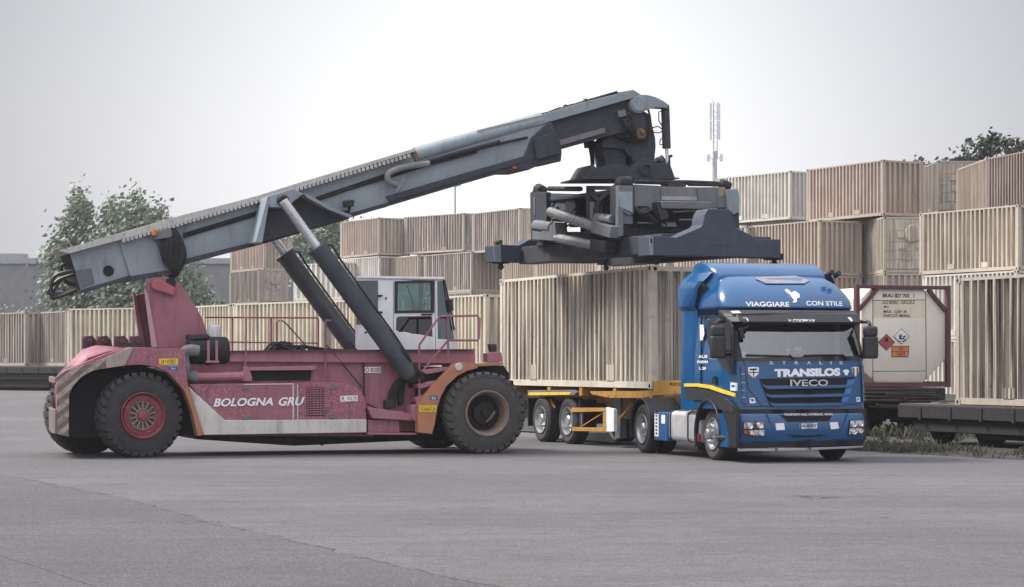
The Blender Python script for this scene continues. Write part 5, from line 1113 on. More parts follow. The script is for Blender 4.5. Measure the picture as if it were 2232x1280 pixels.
fpart('visor_band', [[(1600,682),(1880,676),(1882,679),(1600,685)]], -0.01, 0.02, M_black, vis, 0.3, vs2)
ftext('H.COOPKHM', (1720,695.5), (1778,703.5), M_letter, 0.012, vis, 0.1, 0.02, 0, vs2)
for px in (1632, 1860): fpart('mascot_emblem', [[(px-5,692),(px,691),(px+4,695),(px+4,699),(px+1,701),(px,705),(px-3,704)]], 0.0, 0.012, M_letter, vis, 0.1, vs2)
fpart('visor_lamp', [[(1602,678),(1617,677),(1617,682),(1602,683)], [(1867,673),(1877,673),(1877,677),(1868,677)]], 0.0, 0.03, M_letter, vis, 0.3, vs2)
ftext('VIAGGIARE', (1626,657.5), (1718,669), M_letter, 0.004, None, 0.62, 0.018, 0.1)
ftext('CON STILE', (1755,656), (1839,667), M_letter, 0.004, None, 0.62, 0.018, 0.1)
fpart('roof_emblem', [[(1715,631),(1722,630),(1727,638),(1736,634),(1743,641),(1741,648),(1733,651),(1731,659),(1723,660),(1719,648)]], -0.01, 0.005, M_letter, None, 0.7)
# roof spoiler, roof hatch, side fairings
zs0, zs1 = zf(600,1.45), zf(577,1.7)
mb = MB(); S_ = [(0.30,TW-0.36,1.38,zs0-0.05),(0.24,TW-0.32,1.5,zs0+0.07),(0.22,TW-0.30,1.8,zs1-0.02),(0.20,TW-0.28,2.4,zs1+0.02)]
sp_r = []
for x0, x1, y, z in S_: sp_r.append([(x0,y,z),(x0+0.10,y,z+0.03),(x1-0.10,y,z+0.03),(x1,y,z),(x1+0.14,y+0.12,z-0.30),(x0-0.14,y+0.12,z-0.30)])
mb.loft(sp_r, True, True); build('roof_spoiler', mb, M_blue, cb, 0.03, smooth=35)
h0 = TF.on_y(1668, 607, 1.1); mb = MB()
pts = [(1663,603),(1753,599),(1770,611),(1752,618),(1668,618),(1655,608)]
on_front(mb, fpoly(pts, 0.98), -0.02, 0.035); build('roof_hatch', mb, plain('grey_roof_hatch', (0.20,0.20,0.22), 0.35), cb, smooth=20)
mb = MB(); mb.tube([(TW-0.32,1.0,zR-0.02),(TW-0.30,0.86,zR+0.03)], 0.05, 10); mb.tube([(TW-0.45,1.05,zR-0.0),(TW-0.42,0.9,zR+0.05)], 0.05, 10); build('air_horn', mb, M_black, cb)
for s_ in (0, 1):
    mb = MB(); X = lambda d: (-d if s_ == 0 else TW+d)
    rr_ = []
    for z, ya, yb, d in ((zG0-0.05,1.95,2.62,0.01),(zG1,1.95,2.62,0.01),(zW1,1.92,2.62,0.0),(zV1+0.02,1.9,2.62,0.0),(zV1+0.1,1.9,2.66,0.06),(zV1+0.45,1.75,2.66,0.05),(zR-0.12,1.6,2.66,0.0),(zR+0.05,1.5,2.62,-0.14)):
        rr_.append([(X(d-0.05),ya,z),(X(d),ya+0.1,z),(X(d+0.01),yb,z),(X(d-0.06),yb,z)])
    mb.loft(rr_, True, True); build('side_fairing', mb, M_blue, cb, 0.012, smooth=30)
# grille: dark trapezoid with slats
fpart('grille', [[(1656,826),(1866,822),(1840,878),(1676,881)]], -0.03, 0.006, M_void)
fpart('grille_slat', [[(1658,835),(1668,841),(1852,839),(1862,834),(1858,843),(1850,846),(1670,849),(1662,842)], [(1666,857),(1676,861),(1844,858),(1854,853),(1850,863),(1842,865),(1678,868),(1670,864)], [(1674,876),(1684,880),(1834,878),(1842,872),(1838,883),(1830,885),(1684,887),(1678,883)]], 0.0, 0.055, M_blue, None, bevel=0.008)
fpart('grille_corner', [[(1848,828),(1864,827),(1860,838),(1844,840)], [(1842,847),(1858,845),(1852,858),(1838,860)], [(1834,866),(1850,864),(1846,874),(1832,877)]], 0.0, 0.06, paint('lighter_blue_cab_paint', (0.03,0.13,0.34), 0.25, coat=0.6, dirt_amt=0))
fpart('panel_gap', [[(1625,786),(1626.2,786),(1634,846),(1662,886),(1660.5,886),(1632.5,847)], [(1606,886.5),(1890,880),(1890,881.5),(1606,888)]], 0.0, 0.003, M_void)
for q_ in ([(1618,800),(1626,797),(1630,880),(1620,881)], [(1884,794),(1894,796),(1894,876),(1886,876)]): fpart('corner_vane', [q_], 0.0, 0.04, M_blue, None, bevel=0.01)
for x_ in (1618,1885):
    for y_ in (815,834,851,866): fpart('vane_slot', [[(x_,y_),(x_+8,y_),(x_+8,y_+1.2),(x_,y_+1.2)]], 0.03, 0.044, M_alu)
ftext('TRANSILOS', (1688,804.5), (1833,822), M_letter, 0.008, None, 0.12, 0.065, 0, slope=0.02)
ftext('IVECO', (1718,827.5), (1801,841.5), plain('chrome_lettering', (0.5,0.5,0.5), 0.3, 0.6, 0.3, 30), 0.075, None, 0.12, 0.02)
for ch, px in zip('STRALIS', (1682,1709,1736,1763,1790,1812,1835)): ftext(ch, (px-(1 if ch == 'I' else 4),787.5), (px+(1 if ch == 'I' else 4),794.5), M_letter, 0.006, None, 0.12, 0.0)
def shield(px, py, w, h, mats):
    P = [(px-w,py-h),(px,py-h*1.12),(px+w,py-h),(px+w*0.95,py+h*0.1),(px,py+h),(px-w*0.95,py+h*0.1)]
    o = fpart('shield_emblem', [P], 0.0, 0.006, M_letter)
    return o
o = shield(1645,813,11,12,None); fpart('emblem_cross', [[(1644,803),(1646,803),(1646,824),(1644,824)], [(1635,811.5),(1655,811),(1655,813),(1635,813.5)], [(1637,804),(1652,803.5),(1652,807),(1637,807.5)]], 0.007, 0.010, M_ink, o)
o = shield(1869,811,8.5,10,None); fpart('emblem_band', [[(1861.5,802),(1867,801.5),(1867,818),(1862,813)]], 0.007, 0.010, plain('flag_green', (0.02,0.22,0.08), 0.5), o); fpart('emblem_band', [[(1871.5,801.5),(1876.5,802),(1876,813),(1871.5,818)]], 0.007, 0.010, plain('flag_red', (0.5,0.03,0.04), 0.5), o)
fpart('round_emblem', [[(1839,810),(1842,806),(1848,805),(1854,808),(1853,812),(1850,814),(1851,818),(1844,818),(1843,813)]], 0.0, 0.006, M_letter)
fpart('white_sticker', [[(1636,868),(1646,867.5),(1648,879),(1636,879.5)], [(1870,866),(1879,866),(1879,876),(1870,876)], ], 0.0, 0.005, M_letter)
fpart('sticker_print', [[(1638,870),(1644,870),(1645,874),(1640,876)], [(1872,868),(1877,868),(1876,873),(1873,874)]], 0.005, 0.008, M_stick_b)
# wipers, screen-bottom papers, interior
mb = MB()
for a, b_ in (((1630,774),(1724,777)), ((1752,775),(1838,774))):
    A_ = TF.on_y(*a, 0.12); B_ = TF.on_y(*b_, 0.12); mid_ = ((A_[0]+B_[0])/2, (A_[1]+B_[1])/2+0.004)
    mb.tube([(x, fsurf(x, z, 0.03), z) for x, z in (A_, mid_, B_)], 0.014, 6)
for a, b_ in (((1720,774),(1730,783)), ((1838,773),(1848,781))):
    A_ = TF.on_y(*a, 0.12); B_ = TF.on_y(*b_, 0.12); mb.tube([(x, fsurf(x, z, 0.035), z) for x, z in (A_, B_)], 0.018, 6)
build('wiper', mb, M_black, cb)
def inpart(name, polys, depth, mat, parent=None): return fpart(name, polys, -depth, -depth+0.02, mat, parent, 0.2)
inpart('dash_papers', [[(1620,767),(1631,768),(1631,780),(1620,781)], [(1634,778),(1662,776),(1690,778),(1690,782),(1634,782)]], 0.06, M_letter)
inpart('permit_sticker', [[(1856,769),(1866,768),(1866,779),(1856,780)]], 0.05, plain('green_permit', (0.15,0.5,0.10), 0.6))
inpart('fan_ornament', [[(1737,757),(1751,756),(1752,765),(1736,765)], [(1735,768),(1748,768),(1748,770),(1735,770)], [(1722,740),(1723.5,740),(1723.5,763),(1722,763)], [(1718,761),(1725,761),(1724,770),(1720,770)]], 0.12, M_letter)
mb = MB(); mb.box(0.15, TW-0.15, 0.45, 0.85, zG0+0.15, zG1-0.03); build('dashboard', mb, M_dkgrey, cb, 0.03)
mb = MB(); mb.lathe([(0.20,-0.015),(0.225,0),(0.20,0.015),(0.18,0),(0.20,-0.015)], (TW-0.72,0.9,zG1+0.02), (0,-0.6,0.8), 20); build('steering_wheel', mb, M_black, cb)
for x in (0.35, TW-0.98):
    mb = MB(); mb.box(x, x+0.6, 1.15, 1.3, zG1-0.5, zG1+0.4); mb.box(x+0.15, x+0.45, 1.17, 1.28, zG1+0.42, zG1+0.62); mb.box(x, x+0.6, 0.8, 1.2, zG1-0.6, zG1-0.45); build('seat', mb, plain('seat_cloth', (0.10,0.10,0.12), 0.9), cb, 0.04)
mb = MB(); mb.box(0.08, TW-0.08, 2.0, 2.03, zG0+0.1, zV1+0.1); build('bunk_curtain', mb, plain('grey_curtain', (0.22,0.23,0.25), 0.9), cb)
mb = MB(); mb.box(TW-0.50, TW-0.40, 0.62, 0.66, zG1, zW1+0.0); mb.box(0.10, 0.16, 0.7, 0.9, zG1, zW1); build('side_curtain', mb, plain('beige_curtain', (0.45,0.40,0.36), 0.9), cb)
# bumper
def bsurf(x, z, off=0.0): 
    t = smth(0.25, 0.6, z); u = min(max(x, 0.0), TW); e = 0; r = 0.26
    if u < r: d = (r-u)/r; e = r*(1-sqrt(max(1-d*d, 0)))
    if u > TW-r: d = (u-TW+r)/r; e = r*(1-sqrt(max(1-d*d, 0)))
    return 0.03*(1-t)-0.02+bulge(u)+e-off
zb_ = zf(975,0); zbt = zf(902,0); mb = MB(); rg = []
for z, o_ in ((zb_,-0.04),(zb_+0.06,0.0),(zb_+0.3,0.01),(zbt-0.05,0.0),(zbt,-0.03),(zbt+0.005,-0.2)):
    xs2 = [0.0,0.01,0.03,0.07,0.13,0.2,0.26]+[0.26+(TW-0.52)*i/12 for i in range(1,12)]+[TW-0.26,TW-0.2,TW-0.13,TW-0.07,TW-0.03,TW-0.01,TW]
    rg.append([(0,0.75,z)]+[(x, bsurf(x,z,o_), z) for x in xs2]+[(TW,0.75,z)])
mb.loft(rg, closed=False, cap=False); bp = build('bumper', mb, M_blue, tr, smooth=50)
def bpart(name, polys, o0, o1, mat, parent=None, bevel=0): return fpart(name, polys, o0, o1, mat, parent or bp, 0.0, bsurf, bevel)
bpart('bumper_intake', [[(1700,905),(1816,902),(1806,918),(1716,920)], [(1713,938),(1806,935),(1798,950),(1786,953),(1730,954.5),(1718,950)]], -0.02, 0.006, M_void)
bpart('bumper_crease', [[(1670,903),(1673,903),(1694,955),(1720,958.5),(1800,957),(1826,952),(1847,902),(1850,902),(1830,954),(1805,960),(1716,962),(1690,957)]], 0.0, 0.012, M_blue)
ftext('TRASPORTI NAZ. INTERNAZ. MORA', (1708,901.5), (1815,905.5), M_letter, 0.012, bp, 0.0, 0.02, 0, bsurf)
bpart('white_marker', [[(1690,923),(1708,922),(1710,937),(1692,938)], [(1808,921),(1826,920),(1829,934),(1811,936)]], 0.0, 0.012, M_letter)
np_ = bpart('number_plate', [[(1741,923.5),(1783,922),(1783,934),(1741,935)]], 0.0, 0.02, M_letter)
bpart('plate_band', [[(1741,923.5),(1745,923.4),(1745,934.8),(1741,935)], [(1779.5,922.2),(1783,922),(1783,934),(1779.5,934.2)]], 0.021, 0.023, M_stick_b, np_)
ftext('BJ 857RT', (1747,925.5), (1778,932.5), M_ink, 0.024, np_, 0.0, 0.01, 0, bsurf)
M_lens = plain('clear_lens', (0.50,0.50,0.50), 0.15, 0.3, 0.55, 30)
for px0, px1, flip in ((1623,1668,0), (1850,1888,1)):
    hb = bpart('headlight', [[(px0,920),(px1-4,919),(px1,951),(px0+10,950),(px0,944)]] if not flip else [[(px0+3,916),(px1,915),(px1,938),(px1-8,946),(px0,949)]], 0.0, 0.035, M_dkgrey)
    for cx_, cy_, r_ in ((px0+12,928,0.078),(px0+32,927,0.075),(px0+16,943,0.062),(px0+34,943,0.068)) if not flip else ((px0+10,925,0.07),(px0+27,923,0.07),(px0+11,941,0.068),(px0+27,939,0.06)):
        x, z = TF.on_y(cx_, cy_, 0.0); mb = MB(); r_ *= 0.82; mb.lathe([(r_,-0.0),(r_,-0.025),(r_*0.9,-0.035),(r_*0.55,-0.012),(r_*0.35,-0.03),(0,-0.035)], (x, bsurf(x,z,0.046), z), (0,1,0), 18); build('lamp_unit', mb, M_lamp, hb)
    for q_ in (([(1624.5,921),(1663,920),(1664,934),(1624.5,935)], [(1633,938),(1665,937),(1666,950),(1635,949)]) if not flip else ([(1854,917.5),(1886.5,916.5),(1887,930),(1853,931)], [(1852,934),(1880,933),(1879,944),(1851,947)])): bpart('lens', [q_], 0.036, 0.046, M_lens, hb)
    if not flip: bpart('indicator', [[(1623,939),(1631,938),(1633,948),(1626,946)]], 0.035, 0.05, M_amber, hb)
    else: bpart('indicator', [[(1880,937),(1888,935),(1888,940),(1881,944)]], 0.035, 0.05, M_amber, hb)
bpart('hazard_plate', [[(1603,921),(1619,920.5),(1619,932),(1603,932.5)]], 0.0, 0.008, M_redlamp); bpart('hazard_stripe', [[(1606,932),(1612,921),(1617,921),(1611,932)]], 0.009, 0.011, M_letter)
bpart('lower_valance', [[(1603,966),(1890,958),(1890,970),(1603,978)]], 0.0, 0.025, M_black)
bpart('chrome_bar', [[(1616,978),(1690,977.5),(1690,984),(1616,985)], [(1695,977.3),(1760,976.3),(1760,982),(1695,983.7)], [(1768,976),(1890,972),(1890,977),(1768,981.6)]], -0.03, 0.02, M_alu, None, 0.008)
mb = MB(); mb.box(0.08, TW-0.08, 0.16, 0.9, zbt-0.5, zG0-0.0); build('front_frame', mb, M_black, tr)
fpart('step_panel', [[(1604,888),(1890,882),(1890,903),(1604,905)]], -0.10, -0.02, M_black, tr)
# left side (seen): door, window, stripe, lower skirts
def sx(pts, x=0.02): return [TF.on_x(px, py, x) for px, py in pts]
def xpart(name, pts, x0, x1, mat, parent=None, bevel=0): return build(name, MB().prism_x(sx(pts, x0), x0, x1), mat, parent or cb, bevel)
xpart('door_glass', [(1541,700),(1547,695),(1588,697),(1596,712),(1596,817),(1585,812),(1562,782),(1547,765),(1542,740)], -0.004, 0.02, M_dkgrey)
xpart('door_window', [(1545,704),(1590,704),(1594,775),(1564,775),(1548,755)], -0.007, -0.004, M_glassdk)
def stripz(name, top, bot, mat, x0=-0.012, x1=0.0): return xpart(name, top+bot[::-1], x0, x1, mat)
stripz('yellow_stripe', [(1491,836),(1518,836),(1548,840),(1575,850),(1601,858)], [(1491,843),(1518,843),(1545,847),(1573,857),(1601,865)], M_stick_y, -0.030, 0.0)
xpart('lower_skirt', [(1493,845),(1518,846),(1548,852),(1575,866),(1598,884),(1598,900),(1570,893),(1552,880),(1530,872),(1493,872)], -0.016, 0.04, M_dkgrey)
xpart('step_skirt', [(1568,880),(1603,886),(1604,905),(1604,975),(1590,972),(1584,930),(1578,905)], -0.01, 0.05, M_black)
xpart('door_seam', [(1527,690),(1528,690),(1527,838),(1526,838)], -0.006, 0.02, M_void); xpart('door_seam', [(1524,688),(1600,690),(1600,691),(1524,689)], -0.01, 0.03, M_void)
xpart('door_handle', [(1552,822),(1558,820),(1560,838),(1553,838)], -0.03, 0.0, M_black)
xpart('side_emblem', [(1525,708),(1533,708),(1535,728),(1531,742),(1526,742)], -0.007, 0.0, M_letter)
def xtext(body_, tl, br, mat, x=-0.008):
    y0, z1 = TF.on_x(tl[0], tl[1], x); y1, z0 = TF.on_x(br[0], br[1], x); mb = MB()
    add_text(mb, body_, lambda a, b: (x, y0+(y1-y0)*a, z0+(z1-z0)*b), 0.02); return build('lettering', mb, mat, cb, smooth=0)
xtext('ALIS', (1522,774), (1542,780.5), M_letter); xtext('PARMA', (1520,786), (1544,792), M_letter); xtext('L.20', (1524,800), (1539,806), M_letter)
xpart('white_sticker', [(1592,834),(1603,835),(1603,852),(1592,851)], -0.020, 0.02, M_letter); xpart('sticker_print', [(1594,839),(1601,839),(1601,844),(1594,845)], -0.024, -0.020, M_stick_b)
# mirrors
def mirror(cx_, bx_, sgn):
    m_ = MB(); m_.obox((cx_, 0.20, zf(722,0.1)), (0.27,0.14,0.20), Matrix.Identity(3)); o1 = build('mirror', m_, M_dkgrey, cb, 0.05, seg=3)
    m_ = MB(); m_.obox((cx_, 0.20, zf(757,0.1)), (0.29,0.15,0.42), Matrix.Identity(3)); build('mirror_lower', m_, M_dkgrey, o1, 0.05, seg=3)
    m_ = MB(); m_.tube(smooth_curve([(bx_,0.55,zf(700)), (bx_+sgn*0.12,0.42,zf(700)), (cx_,0.24,zf(704)), (cx_,0.22,zf(715))],5), 0.035, 8); m_.tube([(bx_,0.5,zf(775)), (cx_-sgn*0.05,0.24,zf(772)), (cx_,0.22,zf(766))], 0.03, 8); build('mirror_arm', m_, M_black, o1)
xm_ = TF.on_y(1564,740,0.2)[0]; mirror(xm_, 0.06, -1); xm2 = TF.on_y(1897,740,0.2)[0]; mirror(xm2, TW-0.06, 1)
mb = MB(); a = TF.on_y(1612,716,0.2); mb.tube(smooth_curve([(a[0],0.42,a[1]+0.02),(a[0]+0.12,0.30,a[1]+0.0),(a[0]+0.2,0.26,a[1]+0.05)]), 0.035, 8); mb.obox((a[0]+0.07,0.28,a[1]-0.09), (0.09,0.06,0.2), Matrix.Rotation(-0.2,3,'Y')); build('kerb_mirror', mb, M_black, cb, 0.01)
# chassis, tank, wheels
mb = MB()
for x in (0.85, TW-0.95): mb.box(x, x+0.10, 0.5, 5.6, 0.62, 0.95)
mb.box(0.7, TW-0.7, 2.9, 4.6, 0.95, 1.12); mb.box(0.5, TW-0.5, 0.7, 2.2, 0.5, 0.95); mb.box(0.65,TW-0.65,1.9,5.4,0.34,0.9); build('chassis_frame', mb, M_grease, tr, 0.01)  # last low box added to deepen the shadow under the truck
mb = MB(); mb.lathe([(0,-0.05),(0.5,-0.05),(0.55,0.02),(0.5,0.05),(0,0.06)], (TW/2,4.75,1.16), (0,0,1), 24); build('fifth_wheel', mb, M_grease, tr)
def truck_wheel(parent, px, py, x, R, w, face, dual=False, sgn=1, yy=None, steer=False):
    if yy is None: yy = TFcur.on_x(px, py, x)[0]
    t = MB(); prof = [(0.60*R,0.03),(0.72*R,0.0),(0.86*R,-0.005),(0.95*R,0.02),(R,0.05),(R*1.0,w*0.2),(0.985*R,w*0.22),(0.985*R,w*0.26),(R,w*0.28),(R,w*0.48),(0.985*R,w*0.5),(0.985*R,w*0.54),(R,w*0.56),(R,w*0.76),(0.985*R,w*0.78),(R,w*0.82),(R,w-0.05),(0.95*R,w-0.02),(0.6*R,w)]
    t.lathe(prof, (0,0,0), (sgn,0,0), 48)
    if dual: t.lathe([(r, h+w+0.06) for r, h in prof], (0,0,0), (sgn,0,0), 48)
    o = build('tyre', t, M_rubber, parent, smooth=30); o.location = (x, yy, R*0.985)
    r = MB()
    if face == 'convex': r.lathe([(0.61*R,0.01),(0.60*R,-0.01),(0.57*R,-0.005),(0.54*R,0.04),(0.42*R,0.02),(0.40*R,-0.03),(0.30*R,-0.045),(0.28*R,-0.02),(0.22*R,-0.02),(0.20*R,-0.11),(0.14*R,-0.13),(0,-0.13)], (0,0,0), (sgn,0,0), 40)
    else: r.lathe([(0.61*R,0.01),(0.60*R,-0.01),(0.57*R,-0.005),(0.53*R,0.06),(0.50*R,0.15),(0.30*R,0.17),(0.27*R,0.12),(0.24*R,0.02),(0.20*R,-0.005),(0,-0.005)], (0,0,0), (sgn,0,0), 40)
    build('rim', r, M_alu, o)
    b = MB()
    for i in range(10): a_ = 2*pi*i/10; rr2 = (0.35 if face == 'convex' else 0.38)*R; h0, h1 = (-0.075, -0.03) if face == 'convex' else (0.11, 0.17); b.cyl((sgn*h0, rr2*sin(a_), rr2*cos(a_)), (sgn*h1, rr2*sin(a_), rr2*cos(a_)), 0.016, 6)
    build('wheel_nut', b, M_chrome if face == 'convex' else M_greymetal, o); return o
TFcur = TF; R1 = 0.50
y1 = TF.on_x(1553,947,0.10)[0]; y2 = TF.on_x(1399,936,0.06)[0]
truck_wheel(tr, 0,0, 0.10, R1, 0.30, 'convex', yy=y1); truck_wheel(tr, 0,0, TW-0.10, R1, 0.30, 'convex', yy=y1, sgn=-1)
truck_wheel(tr, 0,0, 0.06, R1, 0.28, 'deep', True, yy=y2); truck_wheel(tr, 0,0, TW-0.06, R1, 0.28, 'deep', True, yy=y2, sgn=-1)
def arch(yc, R0, x0, x1, a0, a1, th=0.03, zc=R1): 
    m_ = MB(); n_ = 16; rg_ = []
    for i in range(n_+1): a_ = a0+(a1-a0)*i/n_; rg_.append([(x0, yc+R0*cos(a_), zc+R0*sin(a_)), (x1, yc+R0*cos(a_), zc+R0*sin(a_)), (x1, yc+(R0+th)*cos(a_), zc+(R0+th)*sin(a_)), (x0, yc+(R0+th)*cos(a_), zc+(R0+th)*sin(a_))])
    return m_.loft(rg_, True, True)
build('wheel_arch', arch(y1, 0.60, -0.02, 0.5, radians(-25), radians(205), 0.05), M_black, tr, 0.012); build('wheel_arch', arch(y1, 0.60, TW-0.5, TW, radians(-25), radians(205), 0.05), M_black, tr, 0.012)
build('mudguard', arch(y2, 0.58, 0.02, 0.72, radians(-20), radians(200)), M_black, tr, 0.01); build('mudguard', arch(y2, 0.58, TW-0.72, TW-0.02, radians(-20), radians(200)), M_black, tr, 0.01)
ya, yb = TF.on_x(1525,930,0.06)[0], TF.on_x(1457,930,0.06)[0]; ta = zf(900,1.9)-0.02; 
zA_ = TF.on_x(1490,897,0.06)[1]; zB_ = TF.on_x(1490,963,0.06)[1]
def rr_ring(y, x0, x1, z0, z1, r, n_=6):
    out = []
    for cx_, cz_, s0 in ((x1-r,z1-r,0),(x0+r,z1-r,pi/2),(x0+r,z0+r,pi),(x1-r,z0+r,3*pi/2)):
        for k in range(n_+1): a_ = s0+pi/2*k/n_; out.append((cx_+r*cos(a_), y, cz_+r*sin(a_)))
    return out
mb = MB(); mb.loft([rr_ring(y, 0.06+e, 0.72-e, zB_+e, zA_-e, 0.10) for y, e in ((ya,0.02),(ya+0.03,0.0),(yb-0.03,0.0),(yb,0.02))]); ft = build('fuel_tank', mb, M_tanksilver, tr, smooth=35)
mb = MB()
for t in (0.36, 0.93): y = ya+(yb-ya)*t; mb.loft([rr_ring(y-0.025, 0.045, 0.73, zB_-0.012, zA_+0.012, 0.105), rr_ring(y+0.025, 0.045, 0.73, zB_-0.012, zA_+0.012, 0.105)])
build('tank_strap', mb, M_dkgrey, ft, smooth=35)
mb = MB(); mb.lathe([(0.0,0.09),(0.08,0.085),(0.09,0.0)], (0.3,yb-0.25,zA_), (0,0,1), 14); build('filler_cap', mb, M_black, ft)
mb = MB(); mb.tube(smooth_curve([(0.2,ya+0.1,zA_+0.03),(0.25,ya+0.4,zA_+0.16),(0.3,ya+0.8,zA_+0.12),(0.28,ya+1.0,zA_+0.02)]), 0.035, 6); mb.tube(smooth_curve([(0.3,ya,zA_+0.12),(0.35,ya+0.4,zA_+0.2),(0.3,ya+0.9,zA_+0.05)]), 0.03, 6); build('air_pipe', mb, M_alu, tr)
yc = TF.on_x(1425,940,0.05)[0]; mb = MB(); mb.box(0.05, 0.65, yb+0.04, yc, 0.28, zA_-0.04); bx2 = build('side_box', mb, paint('blue_side_box', (0.01,0.075,0.21), 0.4, None, 0, 6, (0.05,0.06,0.09), 0.3), tr, 0.02)
mb = MB(); mb.box(0.044, 0.05, yc-0.28, yc-0.06, 0.36, zA_-0.08); pl_ = build('hazard_strip', mb, M_letter, bx2)
mb = MB()
for i in range(7): mb.box(0.041, 0.044, yc-0.22, yc-0.12, 0.40+i*0.07, 0.435+i*0.07)
build('strip_print', mb, M_ink, pl_)
mb = MB(); mb.box(0.043, 0.05, yb+0.15, yb+0.35, zA_-0.26, zA_-0.09); build('white_sticker', mb, M_letter, bx2)
mb = MB(); mb.box(0.03, 0.07, ya-0.02, ya+0.12, zB_+0.03, zB_+0.17); build('side_reflector', mb, M_redlamp, ft)
mb = MB(); mb.box(0.15, 0.2, y1+0.62, y1+0.66, 0.12, 0.75); mb.box(0.05,0.5, y1+0.60, y1+0.64, 0.15, 0.75); build('mud_flap', mb, M_black, tr)
mb = MB(); mb.tube([(0.0,0.72,0.42),(0.02,0.60,0.44),(0.06,0.4,0.44)], 0.06, 8); build('step_tube', mb, M_black, tr)

# ------------------------------------------------------------------ semi-trailer and its container
KY = radians(22); KO = (2.87, 47.2); KF = Frame(KO, KY); TFcur = KF; KW = 2.44
tl = thing('semi_trailer', 'yellow skeletal semi-trailer coupled to the blue truck, carrying a beige container', 'trailer', (KO[0], KO[1], 0), KY)
zc0 = KF.on_x(1420,848,0.0)[1]; zc1 = KF.on_x(1420,579,0.0)[1]; yEnd = KF.on_x(1090,700,0.0)[0]
container('large dirty beige container riding on the yellow truck trailer', (KO[0], KO[1], zc0), KY, 'striped', L=yEnd, H=zc1-zc0, pitch=yEnd/37.0, dent=0.008)
zt_ = zc0-0.012
mb = MB()
for x in (0.55, KW-0.75): mb.box(x, x+0.2, -2.6, yEnd-0.4, zt_-0.34, zt_-0.10)
for y in (0.0, 1.8, 3.6, 5.4, yEnd-0.6): mb.box(0.02, KW-0.02, y, y+0.16, zt_-0.18, zt_)
mf = build('trailer_frame', mb, M_yellow, tl, 0.01)
def kx(pts, x): return [KF.on_x(px, py, x) for px, py in pts]
def kpart(name, pts, x0, x1, mat, parent=tl, bevel=0.006): return build(name, MB().prism_x(kx(pts, x0), x0, x1), mat, parent, bevel)
kpart('side_beam', [(1285,853),(1378,853),(1420,851),(1423,831),(1495,829),(1497,858),(1428,862),(1400,868),(1330,868),(1290,860)], 0.03, 0.16, M_yellow)
mb = MB(); y0_, z1_ = KF.on_x(1459,834,0.02); y1_, z0_ = KF.on_x(1490,841,0.02); add_text(mb, 'RICO', lambda a, b: (0.024, y0_+(y1_-y0_)*a, z0_+(z1_-z0_)*b), 0.02); build('lettering', mb, M_ink, tl, smooth=0)
kpart('side_rail', [(1150,851),(1250,850),(1258,855),(1250,862),(1150,863)], 0.02, 0.14, M_greymetal); kpart('rail_stripe', [(1152,856),(1244,855),(1242,861),(1152,862)], 0.012, 0.02, M_stick_y)
kpart('gooseneck_plate', [(1448,858),(1492,857),(1492,862),(1448,864)], 0.05, 0.3, M_alu)
for q in ([(1245,889),(1322,889),(1322,897),(1245,899)], [(1247,931),(1322,933),(1322,941),(1247,940)]): kpart('side_guard', q, 0.03, 0.08, M_yellow)
kpart('guard_plate', [(1321,888),(1338,892),(1338,941),(1322,941)], 0.02, 0.10, M_stick_w); kpart('guard_post', [(1314,898),(1322,898),(1322,932),(1314,932)], 0.03, 0.1, M_yellow)
kpart('guard_bracket', [(1265,897),(1268,897),(1268,932),(1265,932)], 0.06, 0.1, M_greymetal, bevel=0)
mb = MB(); a = KF.on_x(1268,929,0.08); b_ = KF.on_x(1312,901,0.08); mb.bar((0.09,a[0],a[1]), (0.09,b_[0],b_[1]), 0.02, 0.02); a = KF.on_x(1200,870,0.2); b_ = KF.on_x(1210,889,0.2); mb.bar((0.2,a[0],a[1]), (0.2,b_[0],b_[1]), 0.04, 0.04); a = KF.on_x(1350,915,0.3); b_ = KF.on_x(1378,880,0.3); mb.bar((0.3,a[0],a[1]), (0.3,b_[0],b_[1]), 0.04, 0.04); build('guard_brace', mb, M_yellow, tl)
kpart('landing_leg', [(1337,868),(1352,868),(1352,955),(1340,957)], 0.35, 0.5, M_greymetal); kpart('cross_bracket', [(1316,868),(1382,868),(1376,915),(1330,905)], 0.4, 0.45, M_rust)
kpart('white_board', [(1270,943),(1322,943),(1340,968),(1268,970)], 1.5, 1.55, M_letter)
R2 = 0.525; ws = []
for px, py in ((1178,925),(1236,929)):
    yy = KF.on_x(px, py, 0.06)[0]; ws.append(yy)
for yy in ws:
    for x, sg in ((0.06,1),(KW-0.06,-1)): truck_wheel(tl, 0,0, x, R2, 0.36, 'deep', yy=yy, sgn=sg)
    mb = MB(); mb.cyl((0.2,yy,R2), (KW-0.2,yy,R2), 0.08, 10); build('axle', mb, M_grease, tl)
mb = MB(); mb.box(0.5, KW-0.5, ws[1]-1.0, yEnd, 0.5, zt_-0.34); build('suspension', mb, M_grease, tl)
mb = MB(); mb.box(0.05,0.45, ws[1]-0.75, ws[1]-0.70, 0.35, 1.0); build('mud_flap', mb, M_black, tl); mb = MB(); mb.box(0.03,0.45,ws[0]+0.66,ws[0]+0.7,0.35,1.0); build('mud_flap', mb, M_black, tl)
mb = MB()
for x in (0.7,1.4): mb.cyl((x,-1.0,0.62),(x,0.6,0.62),0.2,14)
mb.box(0.5,KW-0.5,1.0,ws[1]-1.0,0.55,zt_-0.34); build('air_tank', mb, M_grease, tl)  # low box added to deepen the shadow under the trailer

